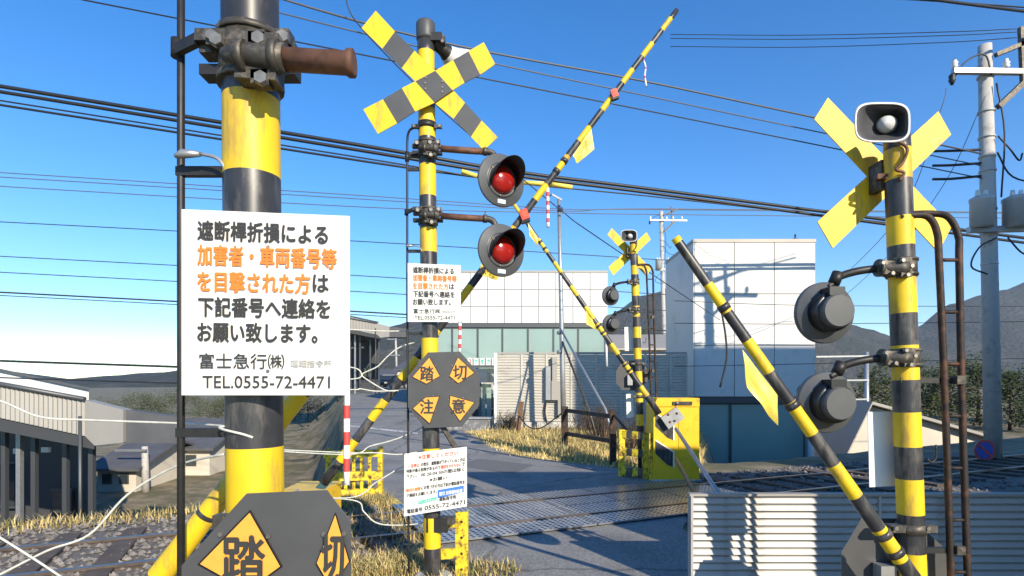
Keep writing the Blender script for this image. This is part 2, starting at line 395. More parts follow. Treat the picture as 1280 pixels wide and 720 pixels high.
# deck plates of the crossing
dk = thing('crossing_deck', 'perforated steel deck plates laid between and beside the rails on the road', 'crossing deck', tp(.8, 0, 0))
rotz = Matrix.Rotation(math.atan2(TR.y, TR.x), 3, 'Z')
protos = {}
for (n0, n1, key) in ((-1.02, -.585, 'a'), (-.46, -.01, 'b'), (.01, .46, 'b'), (.585, 1.02, 'a')):
    for k, t in enumerate([-1.36+i*1.02 for i in range(5)]):
        L = 1.0; c = tp(t+.5, (n0+n1)/2, .062); c.z = .062
        if key not in protos:
            b = MB(); b.box(c, (L, n1-n0, .02), M['deck'], rotz)
            o = b.build('deck_plate', dk, origin=c)
            # bake rotation out of the mesh so the hole rows follow the plate
            o.data.transform(rotz.to_4x4().inverted()); o.rotation_euler = (0, 0, math.atan2(TR.y, TR.x)); protos[key] = o
        else:
            o = protos[key].copy(); C.objects.link(o); o.location = c-WL[dk.name]
        o.location.z += random.uniform(-.003, .003)
        o.rotation_euler = (random.uniform(-.004, .004), random.uniform(-.004, .004), math.atan2(TR.y, TR.x))
# ballast stones
stn = MB(); rnd = random.Random(3)
for i in range(5200):
    if rnd.random() < .8: t = rnd.uniform(-9, -1.55)
    else: t = rnd.uniform(3.4, 9)
    n = rnd.uniform(-1.6, 1.6); p = tp(t, n); r = rnd.uniform(.018, .045)
    z = max(p.z, -.05)+.02+r*.3
    a = rnd.uniform(0, 6.28); ca, sa = math.cos(a)*r, math.sin(a)*r
    stn.add([(p.x+ca, p.y+sa, z), (p.x-sa, p.y+ca*1.2, z-r*.1), (p.x-ca*1.1, p.y-sa, z), (p.x+sa, p.y-ca, z+r*.1), (p.x+ca*.3, p.y, z+r*.8), (p.x, p.y, z-r*.6)],
            [(0,1,4),(1,2,4),(2,3,4),(3,0,4),(1,0,5),(2,1,5),(3,2,5),(0,3,5)], M['stone'] if rnd.random() < .7 else M['ballast'])
stn.build('ballast_stones', kind='stuff', fix=False)

# ------------------------------------------------------------------ mountains
def ridge(name, pts, d, seed, depth=500):
    rr = random.Random(seed); b = MB(); N = 160; x0, x1 = pts[0][0], pts[-1][0]
    def yy(px):
        for (a, ya), (c, yc) in zip(pts, pts[1:]):
            if a <= px <= c:
                t = sm((px-a)/(c-a)); return ya+(yc-ya)*t
        return HY
    ph = [rr.uniform(0, 6) for _ in range(8)]
    rows = 26; vs = []
    for j in range(rows):
        f = j/(rows-1)
        for i in range(N+1):
            px = x0+(x1-x0)*i/N
            rise = max(0, HY+4-yy(px))/F*d
            hh = rise+H-4
            up = math.sin(min(f, .8)/.8*math.pi/2)**1.3 if f < .8 else 1-(f-.8)*1.5
            x = (px-640)/F*d; y = d-depth*(.8-f)
            rough = sum(math.sin(x*.006*(1.8**k)+ph[k])*math.sin(y*.007*(1.8**k)+ph[7-k])*9/(1.55**k) for k in range(7))
            z = hh*up+rough*min(1, rise/60)*(1 if f < .75 else .35)*(.25+up*.8)*1.1
            vs.append((x*(y/d)**.0, y, max(z, -8) if f > .02 else -8))
    b.add(vs, [(j*(N+1)+i, j*(N+1)+i+1, (j+1)*(N+1)+i+1, (j+1)*(N+1)+i) for j in range(rows-1) for i in range(N)], M['mount'], True)
    return b.build(name, kind='structure')
ridge('mountain', [(-900, 470), (-400, 440), (-100, 455), (120, 478), (240, 468), (400, 440), (470, 424), (500, 408), (530, 398), (560, 392), (600, 402), (660, 430), (740, 470)], 1200, 4)
ridge('mountain', [(660, 480), (720, 430), (760, 404), (800, 376), (843, 362), (900, 350), (980, 375), (1050, 408), (1100, 424), (1140, 412), (1190, 382), (1240, 370), (1300, 352), (1420, 340), (1700, 400), (2000, 470)], 1500, 9)

# ------------------------------------------------------------------ crossing post, front side (the one whose red lamps face the camera)
Z = 3.168
def cc(x, y): return 438+x/Z, 360+(y-360)/Z          # the enlarged panel rows back to the middle picture rows
class View:
    def __init__(s, d, near): s.d = d; s.near = near; s.k = Z if near else 1.0
    def __call__(s, x, y, dd=0):
        if s.near: x, y = (x-438)*Z, 360+(y-360)*Z
        # dd metres towards the camera; keep the pixel
        return P(x, y, s.d-dd)
    def m(s, px): return px*s.k*s.d/F

def bolt(mb, p, n, r=.014, h=.016, m=None):
    mb.lathe(p, n, [(0, h), (r*.9, h), (r, h*.8), (r, 0)], m or M['bolt'], 6, False)

def clamp(mb, V, x, y, sx, toward=1):
    """cast clamp round the pole and the pipe, with ears and bolts; x, y the middle of the pole"""
    q = V.m
    # two half shells on the pole
    a, b = V(x, y-12.5), V(x, y+8.5)
    mb.tube([V(x, y-9), V(x, y+9)], q(11.6), M['iron'], 20)
    for dy in (-9, 9): mb.tube([V(x, y+dy-1.2), V(x, y+dy+1.2)], q(12.4), M['iron'], 20)
    # ears left and right
    for s in (-1, 1):
        c = (V(x+s*14, y-4, q(3))); mb.box(c, (q(9), q(7), q(4)), M['iron'])
        c = (V(x+s*14, y+4.5, q(3))); mb.box(c, (q(9), q(7), q(4)), M['ironblk'])
    # saddle block in front that grips the pipe
    mb.box(V(x+4, y-.5, q(14)), (q(15), q(8), q(17)), M['iron'], Matrix.Rotation(R(4), 3, 'Y'))
    mb.tube([V(x-11, y-3, q(17)), V(x-4, y-3, q(17)), V(x+7, y-2, q(17)), V(x+14, y-1.5, q(17))], [q(2.4), q(4), q(5), q(5.2)], M['iron'], 14)
    for dx in (-3, 10):
        mb.tube([V(x+dx-1.6, y-2, q(17)), V(x+dx+1.6, y-2, q(17))], q(5.9), M['iron'], 14)
    for dx, dy in ((3.5, -8.5), (4.5, 7), (13, -9), (-13, -8)):
        mb.box(V(x+dx, y+dy, q(15 if abs(dx) < 8 else 8)), (q(6), q(6), q(5)), M['iron'])
        bolt(mb, V(x+dx, y+dy, q(18.5 if abs(dx) < 8 else 11.5)), (0.1, -1, 0), q(2.6), q(2.6))

def signal_lamp(parent, c, n, r, label=None):
    """round grey back plate, ring, red lens, deep visor; n is the facing direction"""
    n = Vector(n).normalized(); up = Vector((0, 0, 1)); up = (up-n*up.dot(n)).normalized(); u = up.cross(n)     # u to the viewer's right
    b = MB(); b.lathe(c, n, [(0, -.055), (r*.5, -.055), (r*.62, -.02), (r*.97, -.022), (r, -.012), (r, .0), (r*.97, .008), (r*.63, .008), (r*.60, .02), (r*.56, .02), (r*.54, .006), (r*.4, .0), (0, 0)], M['lampgry'], 40)
    b.lathe(c, n, [(r*.66, .0095), (r*.64, .012), (r*.61, .0095)], M['hood'], 40)
    for a in (20, 140, 260):
        bolt(b, c+(u*math.cos(R(a))+up*math.sin(R(a)))*r*.60+n*.018, n, .008, .008)
    lamp = b.build('signal_lamp', parent, label)
    g = MB(); g.lathe(c, n, [(r*.52, .005), (r*.50, .03), (r*.42, .052), (r*.28, .068), (r*.12, .076), (0, .078)], M['lens'], 32); g.build('lens', lamp)
    hd = MB(); N = 30; r1, r2 = r*.555, r*.60; th0, th1 = -32, 212
    vs = []; fs = []
    for i in range(N+1):
        th = R(th0+(th1-th0)*i/N); q = (i/N)
        L = r*(.06+1.02*math.sin(math.pi*min(1, max(0, q)))**.75)
        dr = u*math.cos(th)+up*math.sin(th)
        flare = 1+.10*L/r
        vs += [c+dr*r1+n*.006, c+dr*r1*flare+n*L, c+dr*(r1*flare+.004)+n*L, c+dr*(r1+.004)+n*.006]
    for i in range(N):
        for k in range(4): fs.append((i*4+k, i*4+(k+1) % 4, (i+1)*4+(k+1) % 4, (i+1)*4+k))
    fs += [(0, 1, 2, 3), (N*4, N*4+3, N*4+2, N*4+1)]
    hd.add(vs, fs, M['hood'], True); hd.build('visor', lamp)
    t = MB(); p = c-up*r*.80+n*.0075; t.prism([p-u*r*.17-up*r*.075, p+u*r*.17-up*r*.075, p+u*r*.17+up*r*.075, p-u*r*.17+up*r*.075], n*.004, M['tag']); t.build('label_plate', lamp)
    return lamp

def strip_arm(mb, V, cuts, mats, dd, thick):
    """one arm of a cross, cut lines given as pairs of pixels (upper edge, lower edge)"""
    e = Vector((0, thick, 0))
    for (a, b), (c, d), m in zip(cuts, cuts[1:], mats):
        mb.prism([V(*a, dd), V(*c, dd), V(*d, dd), V(*b, dd)], e, m)

def front_post(d, near):
    V = View(d, near); q = V.m
    ax = lambda y: 532+(y-28)*9/697
    if near: ax = lambda y: 537.1+(y-280)*.0105
    yb = HY+H*F/d if not near else 360+(HY+H*F/d-360)/Z
    base = V(ax(yb), yb); base.z = gz(base.x, base.y)
    if near: t = thing('crossing_post', 'close black and yellow crossing post with large white notice, cut off by picture top', 'crossing post', base, 'crossing signal posts')
    else: t = thing('crossing_post', 'tall crossing post with striped cross and two red lamps facing forward, left of middle', 'crossing post', base, 'crossing signal posts')
    Y, K = M['yel'], M['blk']
    bands = [(66, K), (88, Y), (137, K), (173, Y), (207, K), (246, Y), (286, K), (316, Y), (345, K), (385, Y), (423, K), (466, Y), (560, K), (600, Y), (646, K), (684, Y), (yb+1, K)]
    ytop = 50
    if near: ytop = 180; bands = [(210, Y), (286, K), (316.5, Y), (345, K), (385, Y), (422.5, K), (460, Y), (500, K), (540, Y), (yb+1, K)]
    pb = MB(); pts = [V(ax(ytop), ytop)]; ms = []
    for y, m in bands: pts.append(V(ax(y), y)); ms.append(m)
    pb.tube(pts, q(10.6), ms, 28); pb.build('pole', t)
    # raised edge of each reflective band
    if not near:
        cb = MB(); cb.tube([V(ax(52), 52), V(ax(49), 49), V(ax(31), 31), V(ax(29), 29)], [q(10.8), q(11.9), q(11.9), q(11)], M['gry'], 28); cb.build('cap', t)
        # cross boards
        z = lambda x, y: (438+x/3, y/3)
        A = [((95,40),(42,105)), ((167,118),(120,182)), ((240,190),(193,255)), ((318,265),(243,305)), ((385,338),(315,385)), ((430,385),(387,445)), ((492,452),(452,513)), ((553,515),(500,563))]
        B = [((48,410),(103,502)), ((122,372),(175,462)), ((193,330),(243,418)), ((243,305),(315,385)), ((318,265),(383,338)), ((385,225),(428,310)), ((443,192),(487,280)), ((500,158),(543,240))]
        g = M['gry']
        for arr, mats, dd in ((A, [Y, g, Y, g, Y, g, Y], .125), (B, [Y, g, Y, g, Y, g, Y], .145)):
            mb = MB(); strip_arm(mb, V, [(z(*a), z(*b)) for a, b in arr], mats, dd, .008)
            cr = mb.build('cross_board', t)
        rv = MB()
        for x, y in ((532, 97), (531.5, 104), (532, 111), (553, 102), (553, 109), (553, 115)): bolt(rv, V(x, y, .145), (0, -1, 0), .010, .006)
        rv.build('rivets', cr, kind='stuff')
        # horn loudspeaker behind the cross
        hb = MB(); o = V(549, 58, -.05); n = Vector((.62, .70, -.22)).normalized()
        hb.lathe(o, n, [(0, -.06), (.05, -.06), (.055, .05), (.07, .09), (.10, .16), (.15, .25), (.17, .29), (.172, .30), (.16, .30), (.10, .2), (.05, .12)], [M['ironblk']]*3+[M['horn']]*7, 28)
        hb.box(V(546, 50, .0), (.10, .12, .07), M['ironblk']); hb.box(V(553, 51, 0), (.05, .08, .06), M['iron'])
        bolt(hb, V(553, 52, .06), (0, -1, 0)); hb.build('horn_speaker', t)
    # clamps and pipes
    pipes = [(187, 191), (271, 275)] if not near else [(271, 275)]
    for (yc, yp) in pipes:
        mb = MB(); clamp(mb, V, ax(yc), yc, 1); mb.build('pole_clamp', t)
        pp = MB(); x1 = 612
        if near:
            pp.tube([V(551, yc-1.2, q(17)), V(574.5, yc+.3, q(17)), V(575.5, yc+.3, q(17)), V(577.6, yc+.4, q(17)), V(578, yc+.4, q(17))], [q(4.1), q(4.1), q(4.9), q(4.9), q(3.6)], M['rust'], 16)
            pp.build('signal_arm', t)
        else:
            dx = q(17)
            path = [V(551, yc-1.2, dx), V(580, yc+1, dx), V(606, yc+2.5, dx)]
            arc = [V(611, yc+3, dx), V(615, yc+4.6, dx), V(618, yc+8, dx), V(619.5, yc+14, dx)]
            pp.tube(path, q(3.9), M['rust'], 16)
            pp.tube([V(604, yc+2.3, dx), V(609, yc+2.6, dx)], q(5), M['iron'], 14)
            pp.tube(bez([V(607, yc+2.6, dx)]+arc, 4), q(3.9), M['iron'], 14)
            pp.tube([V(607, yc-1, dx), V(606.5, yc-6, dx)], q(1.0), M['bolt'], 8)
            pp.build('signal_arm', t)
            c = V(627, 225.6 if yc < 200 else 313, dx+.03)
            signal_lamp(t, c, (.50, -.86, -.05), .222, 'upper round grey lamp with red lens and black visor' if yc < 200 else 'lower round grey lamp with red lens and black visor')
    # thin conduit beside the pole with standoffs
    cb = MB(); xc = 509.4
    if near: cb.tube([V(xc, 180), V(xc, 300), V(xc, 380), V(xc, yb)], q(1.45), M['ironblk'], 10)
    else: cb.tube(bez([V(527, 160, .03), V(517, 160, .03), V(511, 165, .02), V(509, 180), V(509, 230), V(509.2, 400), V(510, 500), V(511, yb)], 5), q(1.45), M['ironblk'], 10)
    cb.build('conduit', t)
    for y in ((212, 314, 417) if not near else (314.2, 417)):
        sb = MB(); sb.bar(V(508, y), V(ax(y)-9, y), q(3), q(3.6), M['ironblk'], (0, 0, 1)); sb.build('standoff', t)
    sb = MB(); yk = 263
    sb.bar(V(508, yk+3, .02), V(516, yk-1, .05), q(2.5), q(4.2), M['ironblk'], (0, 0, 1)); sb.bar(V(516, yk-2, .05), V(528, yk-2, .06), q(4), q(4.5), M['iron'])
    bolt(sb, V(522, yk-2, .06+q(2)), (0, -1, 0), q(2.2), q(2)); sb.tube([V(508, yk+6), V(508, yk-1)], q(2.4), M['ironblk'], 10); sb.build('conduit_bracket', t)
    if not near:
        sb = MB()
        sb.tube([V(ax(158), 154), V(ax(158), 162)], q(11.4), M['ironblk'], 20)
        for s in (-1, 1):
            sb.bar(V(ax(158)+s*9, 158, .05), V(ax(158)+s*19, 158.5, .04), q(3), q(5), M['ironblk']); bolt(sb, V(ax(158)+s*16, 158, .07), (0, -1, 0), .015)
        sb.build('band_bracket', t)
        for y in (196,):
            sb = MB(); sb.bar(V(508, y-1), V(ax(y)-8, y-1), q(3), q(4), M['ironblk']); sb.tube([V(508.8, y-6), V(508.8, y+6)], q(2.6), M['ironblk'], 10); sb.build('standoff', t)
    lb = MB()      # little lamp-like fitting by the conduit
    lb.tube(bez([V(528, 315, .05), V(524, 309, .05), V(517, 307, .05)], 4), q(.7), M['galv'], 8); lb.tube([V(517, 307.2, .05), V(510, 307, .05), V(507, 308, .05)], [q(1), q(1.8), q(.8)], M['galv'], 10); lb.build('fitting', t)
    # upper white notice
    c4 = lambda x, y, dd: V(*cc(x, y), dd)
    dd = .0735+.035
    quad = [c4(227, 261.5, dd), c4(437, 270, dd), c4(437, 494, dd), c4(227, 494, dd)]
    nb = MB(); nb.prism(quad, (0, .004, 0), M['white']); board = nb.build('notice_board', t, 'white notice board with black and orange lettering')
    def L(body, x0, x1, y0, y1, m, bold=.022):
        tr = lambda y, x: (y-(261.5+(x-227)/210*8.5))/(494-(261.5+(x-227)/210*8.5))
        xm = (x0+x1)/2
        text_on(quad, body, (x0-227)/210, (x1-227)/210, tr(y0, xm), tr(y1, xm), m, board, bold=bold)
    L('遮断桿折損による', 248, 410, 279, 303, M['ink']); L('加害者・車両番号等', 248, 421, 309, 334, M['ora'])
    L('を目撃された方', 248, 388, 341, 366, M['ora']); L('は', 392, 411, 344, 365, M['ink'])
    L('下記番号へ連絡を', 249, 413, 373, 397, M['ink']); L('お願い致します。', 248, 397, 404, 428, M['ink'])
    L('富士急行㈱', 250, 356, 442, 461, M['ink'], .006); L('運転指令所', 364, 415, 450, 459, M['faint'], 0.01)
    L('TEL.0555-72-4471', 254, 413, 470, 485, M['ink'], .006)
    sw = MB()
    for x, y in ((335, 309), (335, 464)): bolt(sw, c4(x, y, dd), (0, -1, 0), q(.7), q(.4))
    sw.build('screws', board, kind='stuff')
    bk = MB()
    for y in (340, 392): bk.bar(V(ax(y)-14, y, .095), V(ax(y)+22, y, .095), .02, .03, M['iron'])
    bk.build('board_brackets', t)
    # octagonal warning board
    dd = .0735+.05
    if near: oc = [cc(308, 617), cc(408, 613), cc(438, 652), cc(438, 790), cc(408, 830), cc(308, 832), cc(227, 770), cc(227, 707)]
    else: oc = [(535, 440.5), (575, 439.5), (600, 468), (599, 507), (577, 533.5), (531, 535), (510, 509), (510, 470)]
    ob = MB(); ob.prism([V(x, y, dd) for x, y in oc], (0, .006, 0), M['gry'], M['bolt'])
    oct_ = ob.build('warning_board', t, 'dark octagonal board with four amber diamonds')
    if near: kites = [('踏', [cc(312, 641), cc(350, 708), cc(309, 738), cc(250, 705)]), ('切', [cc(419, 644), cc(436, 702), cc(414, 735), cc(396, 704)]), ('注', [cc(300, 757), cc(350, 770), cc(312, 826), cc(252, 790)]), ('意', [cc(396, 770), cc(433, 780), cc(414, 826), cc(392, 790)])]
    else: kites = [('踏', [(536.5, 447), (549.5, 470), (533, 479.5), (516, 471)]), ('切', [(572.5, 447), (592.5, 466), (573, 479), (562, 470)]),
                   ('注', [(532, 497), (548.5, 496), (537, 529), (516.5, 510.5)]), ('意', [(563, 495), (592.5, 503), (575, 526), (562, 507)])]
    for ch, kp in kites:
        kb = MB(); kb.prism([V(x, y, dd+.012) for x, y in kp], (0, .004, 0), M['kite'], M['hood'])
        bkp = []
        cx = sum(p[0] for p in kp)/4; cy = sum(p[1] for p in kp)/4
        kb.prism([V(cx+(x-cx)*1.06, cy+(y-cy)*1.06, dd+.007) for x, y in kp], (0, .004, 0), M['hood'])
        kt = kb.build('amber_plate', oct_)
        wq = 8.2 if not near or ch in '踏注' else 4.2; hq = 8.8
        qd = [V(cx-wq, cy-hq, dd+.012), V(cx+wq, cy-hq, dd+.012), V(cx+wq, cy+hq, dd+.012), V(cx-wq, cy+hq, dd+.012)]
        text_on(qd, ch, 0, 1, 0, 1, M['ink'], oct_, bold=.02, off=.002)
        sc_ = MB()
        for (x, y), (x2, y2) in zip(kp, kp[1:]+kp[:1]):
            mx_, my_ = (x+x2)/2, (y+y2)/2; ex, ey = mx_-cx, my_-cy; l = math.hypot(ex, ey); bolt(sc_, V(mx_+ex/l*2.2, my_+ey/l*2.2, dd), (0, -1, 0), q(1.0), q(.9))
        sc_.build('screws', oct_, kind='stuff')
    bk = MB()
    for y in (452, 520) if not near else (452, 462): bk.bar(V(ax(y)-16, y, .1), V(ax(y)+(30 if not near else 14), y, .1), .03, .035, M['iron'])
    bk.build('board_brackets', t)
    if not near:
        bk = MB(); bk.bar(V(553, 533, .06), V(571, 562, .0), .03, .04, M['iron']); bk.build('board_strut', t)
        # lower white notice
        dd = .0735+.06
        quad = [V(505.5, 567.5, dd), V(583.5, 558.5, dd), V(583.7, 633, dd), V(505, 645.5, dd)]
        nb = MB(); nb.prism(quad, (0, .004, 0), M['white']); board = nb.build('notice_board', t, 'lower tilted white notice with small red and black lettering')
        def L2(body, u0, u1, v0, v1, m, bold=.0): text_on(quad, body, u0, u1, v0, v1, m, board, bold=max(bold, .022), off=.0025)
        L2('※注意してください', .23, .86, .045, .115, M['redink'], .0)
        L2('一旦停止', .06, .24, .175, .235, M['redink'], .015); L2('の表示・遮断機が下がっているときは', .27, .97, .172, .235, M['ink'])
        L2('列車が通る危険があるので', .035, .58, .255, .315, M['ink']); L2('踏切をわたらない', .59, .91, .255, .315, M['redink'], .015); L2('で', .925, .965, .255, .315, M['ink'])
        L2('下さい。', .04, .2, .345, .40, M['ink']); L2('00 20-04 30の間は除く', .27, .96, .335, .40, M['ink'])
        L2('※お願い', .41, .68, .44, .50, M['ink'])
        L2('踏切の故障', .035, .26, .56, .62, M['ora'], .0); L2('にお気づきの方は下記の電話番号ま', .275, .965, .552, .615, M['ink'])
        L2('で連絡をお願いします。', .04, .52, .645, .705, M['ink'])
        bb = MB()
        def uv(u, v, off=.0025):
            tl, tr, br, bl = quad; return (tl*(1-u)+tr*u)*(1-v)+(bl*(1-u)+br*u)*v+Vector((0, -off, 0))
        bb.add([uv(.535, .655), uv(.95, .64), uv(.95, .755), uv(.535, .79)], [(0, 1, 2, 3)], M['blue']); bb.build('blue_strip', board, fix=False)
        L2('踏切 支障報知装置', .565, .93, .69, .755, M['white'], .02) if False else text_on([p+Vector((0, -.002, 0)) for p in quad], '踏切 支障報知装置', .56, .93, .69, .755, M['white'], board, bold=.02)
        bb = MB(); bb.add([uv(.23, .785), uv(.52, .765), uv(.52, .82), uv(.23, .845)], [(0, 1, 2, 3)], M['green']); bb.build('green_strip', board, fix=False)
        text_on([p+Vector((0, -.002, 0)) for p in quad], '富士山麓電気鉄道', .245, .505, .785, .825, M['white'], board, bold=.0)
        L2('運転指令所', .56, .83, .775, .845, M['ink'])
        L2('電話番号', .05, .29, .895, .965, M['ink']); L2('0555-72-4471', .33, .97, .885, .955, M['ink'], .01)
        bk = MB()
        for y in (580, 632): bk.bar(V(ax(y)-20, y, .11), V(ax(y)+30, y-4, .11), .025, .03, M['iron'])
        bk.build('board_brackets', t)
        jb = MB(); jb.box(V(547, 655, .02), (q(26), .1, q(18)), M['ironblk']); jb.box(V(562, 650, .02), (q(14), .08, q(9)), M['iron']); jb.build('cable_box', t)
        # foot collar
        fc = MB(); fc.tube([base+Vector((0, 0, -.05)), base+Vector((0, 0, .06)), base+Vector((0, 0, .075))], [.17, .17, .13], M['concwall'], 20); fc.build('footing', t)
    return t
front_post(4.9, False)
front_post(4.9/Z, True)

# ------------------------------------------------------------------ crossing post seen from behind (plain yellow cross, horn towards us)
class PV:
    """view in rows of the right-hand enlarged panel; near = there, far = in the middle picture"""
    def __init__(s, d, near): s.d = d; s.near = near; s.k = 1.0 if near else 1/Z
    def __call__(s, x, y, dd=0):
        if not s.near: x, y = cc(x, y)
        return P(x, y, s.d-dd)
    def m(s, px): return px*s.k*s.d/F
def back_lamp(t, V, x, y, label):
    q = V.m; c = V(x, y, .0); n = (Vector((-.08, .995, .03)) if V.near else Vector((-.40, .91, .03))).normalized(); r = .185
    up = Vector((0, 0, 1)); up = (up-n*up.dot(n)).normalized(); u = up.cross(n)
    b = MB(); b.lathe(c, -n, [(0, -.02), (r, -.02), (r*1.0, .0), (r*.97, .012), (r*.62, .012), (r*.60, .03)], M['lampgry'], 36)
    lamp = b.build('signal_lamp', t, label)
    hb = MB(); hb.lathe(c, -n, [(r*.64, .010), (r*.66, .06), (r*.64, .085), (r*.52, .086)], M['hood'], 30)
    hb.box(c-n*.07+up*r*.62, (.09, .10, .05), M['hood']); hb.build('collar', lamp)
    db = MB(); db.lathe(c, -n, [(r*.53, .06), (r*.53, .125)], M['lampgry'], 30); db.build('housing', lamp)
    db = MB(); db.lathe(c, -n, [(r*.53, .1252), (r*.49, .138), (0, .139)], M['lampgry'], 30, False); db.build('housing_cover', lamp)
    vb = MB(); N = 20; vs = []; fs = []
    for i in range(N+1):
        th = R(-20+220*i/N); L = r*(.1+.95*math.sin(math.pi*i/N)**.7); dr = u*math.cos(th)+up*math.sin(th)
        vs += [c+dr*r*.56+n*.02, c+dr*r*.6+n*L, c+dr*(r*.6+.004)+n*L, c+dr*(r*.56+.004)+n*.02]
    for i in range(N):
        for k in range(4): fs.append((i*4+k, i*4+(k+1) % 4, (i+1)*4+(k+1) % 4, (i+1)*4+k))
    vb.add(vs, fs, M['hood'], True); vb.build('visor', lamp)
    g = MB(); g.lathe(c, n, [(r*.52, .02), (r*.4, .05), (0, .08)], M['lens'], 24); g.build('lens', lamp)
    return lamp
def back_post(d, near):
    V = PV(d, near); q = V.m
    ax = lambda y: 1121+(y-175)*20/545
    yb_px = HY+H*F/d; yb = yb_px if near else 360+(yb_px-360)*Z
    base = V(ax(yb), yb); base.z = gz(base.x, base.y)
    if near: t = thing('crossing_post', 'close crossing post seen from behind with plain yellow cross, white horn and ladder, right side', 'crossing post', base, 'crossing signal posts')
    else: t = thing('crossing_post', 'small distant crossing post with plain yellow cross back, beside the yellow gate machine', 'crossing post', base, 'crossing signal posts')
    Y, K = M['yel'], M['blk']
    ys_ = [(188, K), (226, Y), (272, K), (308, Y), (346, K), (392, Y), (432, K), (475, Y), (515, K), (558, Y), (598, K), (642, Y), (690, K), (735, Y), (775, K), (812, Y), (860, K), (905, Y), (yb+1, K)]
    ys_ = [(y, m) for y, m in ys_ if y < yb]+[(yb+1, K)]
    pb = MB(); pts = [V(ax(172), 172)]; ms = []
    for y, m in ys_: pts.append(V(ax(y), y)); ms.append(m)
    rr = .072
    pb.tube(pts, rr, ms, 24); pb.build('pole', t)
    # cross boards (their backs)
    e = Vector((0, .008, 0)); dd = -.16
    for arr, dz in (([(1035, 122), (1190, 283), (1173, 315), (1018, 149)], .0), ([(1022, 277), (1173, 139), (1189, 168), (1041, 310)], .012)):
        mb = MB(); mb.prism([V(x, y, dd+dz) for x, y in arr], e, Y); mb.build('cross_board', t)
    bk = MB(); bk.box(V(1098, 222, -.09), (.045, .12, q(36)), M['iron']); bk.bar(V(1095, 222, -.02), V(1118, 222, 0), .05, .03, M['rust']); bk.build('cross_bracket', t)
    # horn: rounded rectangular mouth facing the road
    hb = MB(); cxy = (1103, 153)
    o = V(*cxy, .30); dirn = (V(1116, 160, .02)-o)
    w2, h2 = .155, .112
    def ring(s, off, wz, hz, back):
        out = []
        for k in range(32):
            a = 2*math.pi*k/32; ca, sa = math.cos(a), math.sin(a); ex = .55
            out.append(o+dirn*back+Vector((math.copysign(abs(ca)**ex, ca)*wz, 0, math.copysign(abs(sa)**ex, sa)*hz)))
        return out
    rs = [ring(0, 0, .045, .045, .85), ring(0, 0, .055, .05, .6), ring(0, 0, .105, .08, .3), ring(0, 0, w2*.97, h2*.97, .04), ring(0, 0, w2, h2, 0), ring(0, 0, w2*.92, h2*.9, -.005), ring(0, 0, w2*.72, h2*.72, .16), ring(0, 0, .055, .05, .45)]
    for i in range(len(rs)-1):
        hb.add(rs[i]+rs[i+1], [(k, (k+1) % 32, 32+(k+1) % 32, 32+k) for k in range(32)], M['horn'] if i < 5 else M['hornshade'], True)
    hb.add(rs[-1], [tuple(range(32))], M['hornshade'])
    horn = hb.build('horn_speaker', t)
    db = MB(); db.lathe(o+dirn*.42, -dirn, [(.05, 0), (.045, .06), (.028, .10), (0, .105)], M['horn'], 20); db.build('horn_core', horn)
    sb = MB(); sb.lathe(o+dirn*.8, dirn, [(0, 0), (.06, 0), (.06, .09), (0, .09)], M['ironblk'], 20); sb.tube([V(1117, 176), V(1114, 168, .08), V(1112, 162, .12)], .02, M['iron'], 10); sb.build('horn_driver', horn)
    # coil of cable at the head
    cbm = MB(); cbm.tube(bez([V(1122, 176, .08), V(1134, 186, .09), V(1128, 204, .09), V(1120, 212, .085), V(1130, 216, .085), V(1124, 226, .08)], 5), .009, M['rust'], 8); cbm.build('cable_coil', t)
    # lamp arms
    for yc, (lx, ly), lb in ((335, (1031, 391), 'upper dark lamp seen from behind'), (447, (1033, 503), 'lower dark lamp seen from behind')):
        mb = MB(); x = ax(yc)
        mb.tube([V(x, yc-10), V(x, yc+12)], rr*1.12, M['iron'], 20)
        for s_ in (-1, 1): mb.tube([V(x, yc+s_*9-1.5), V(x, yc+s_*9+1.5)], rr*1.2, M['iron'], 20)
        mb.tube([V(x-30, yc, .045), V(x-24, yc, .05), V(x-14, yc, .06), V(x-2, yc, .08), V(x+8, yc, .09)], [.03, .034, .04, .046, .04], M['iron'], 14)
        for dx in (-28, -9, 4): mb.tube([V(x+dx-2, yc, .055), V(x+dx+2, yc, .055)], .052, M['iron'], 14)
        mb.box(V(x-19, yc+1, .05), (q(17), .07, q(17)), M['iron'], Matrix.Rotation(R(6), 3, 'Y')); mb.box(V(x+3, yc, .085), (q(13), .05, q(23)), M['iron'])
        for dx, dy in ((-25, -6), (-13, 7), (0, -9), (6, 9), (11, -2)): bolt(mb, V(x+dx, yc+dy, .112 if dx > -5 else .088), (0, -1, 0), .013, .02)
        mb.build('pole_clamp', t)
        ab = MB(); ab.tube(bez([V(x-25, yc, .03), V(x-55, yc+4, .02), V(x-78, yc+11, .0), V(x-86, yc+19, .0), V(lx+3, ly-32, 0)], 4), .023, M['ironblk'], 12); ab.tube([V(x-79, yc+6), V(x-85, yc+20)], .034, M['ironblk'], 12); ab.build('lamp_arm', t)
        back_lamp(t, V, lx, ly, lb)
    # ladder
    ld = MB(); yl = min(yb-2, 985 if not near else yb-2)
    ld.tube(bez([V(ax(270), 272, .05), V(1140, 269, .05), V(1160, 271, .05), V(1171, 290, .05), V(1174, 330, .05), V(1182, 520, .05), V(1183+(yl-520)*.03, yl, .05)], 6), .0195, M['rustdk'], 12)
    ladder = ld.build('ladder_rail', t)
    ld = MB(); ld.tube(bez([V(ax(268), 268, -.06), V(1165, 267, -.04), V(1186, 272, .0), V(1198, 296, .03), V(1199, 330, .05), V(1203, 520, .05), V(1204+(yl-520)*.03, yl, .05)], 6), .0195, M['rustdk'], 12); ld.build('ladder_rail', t)
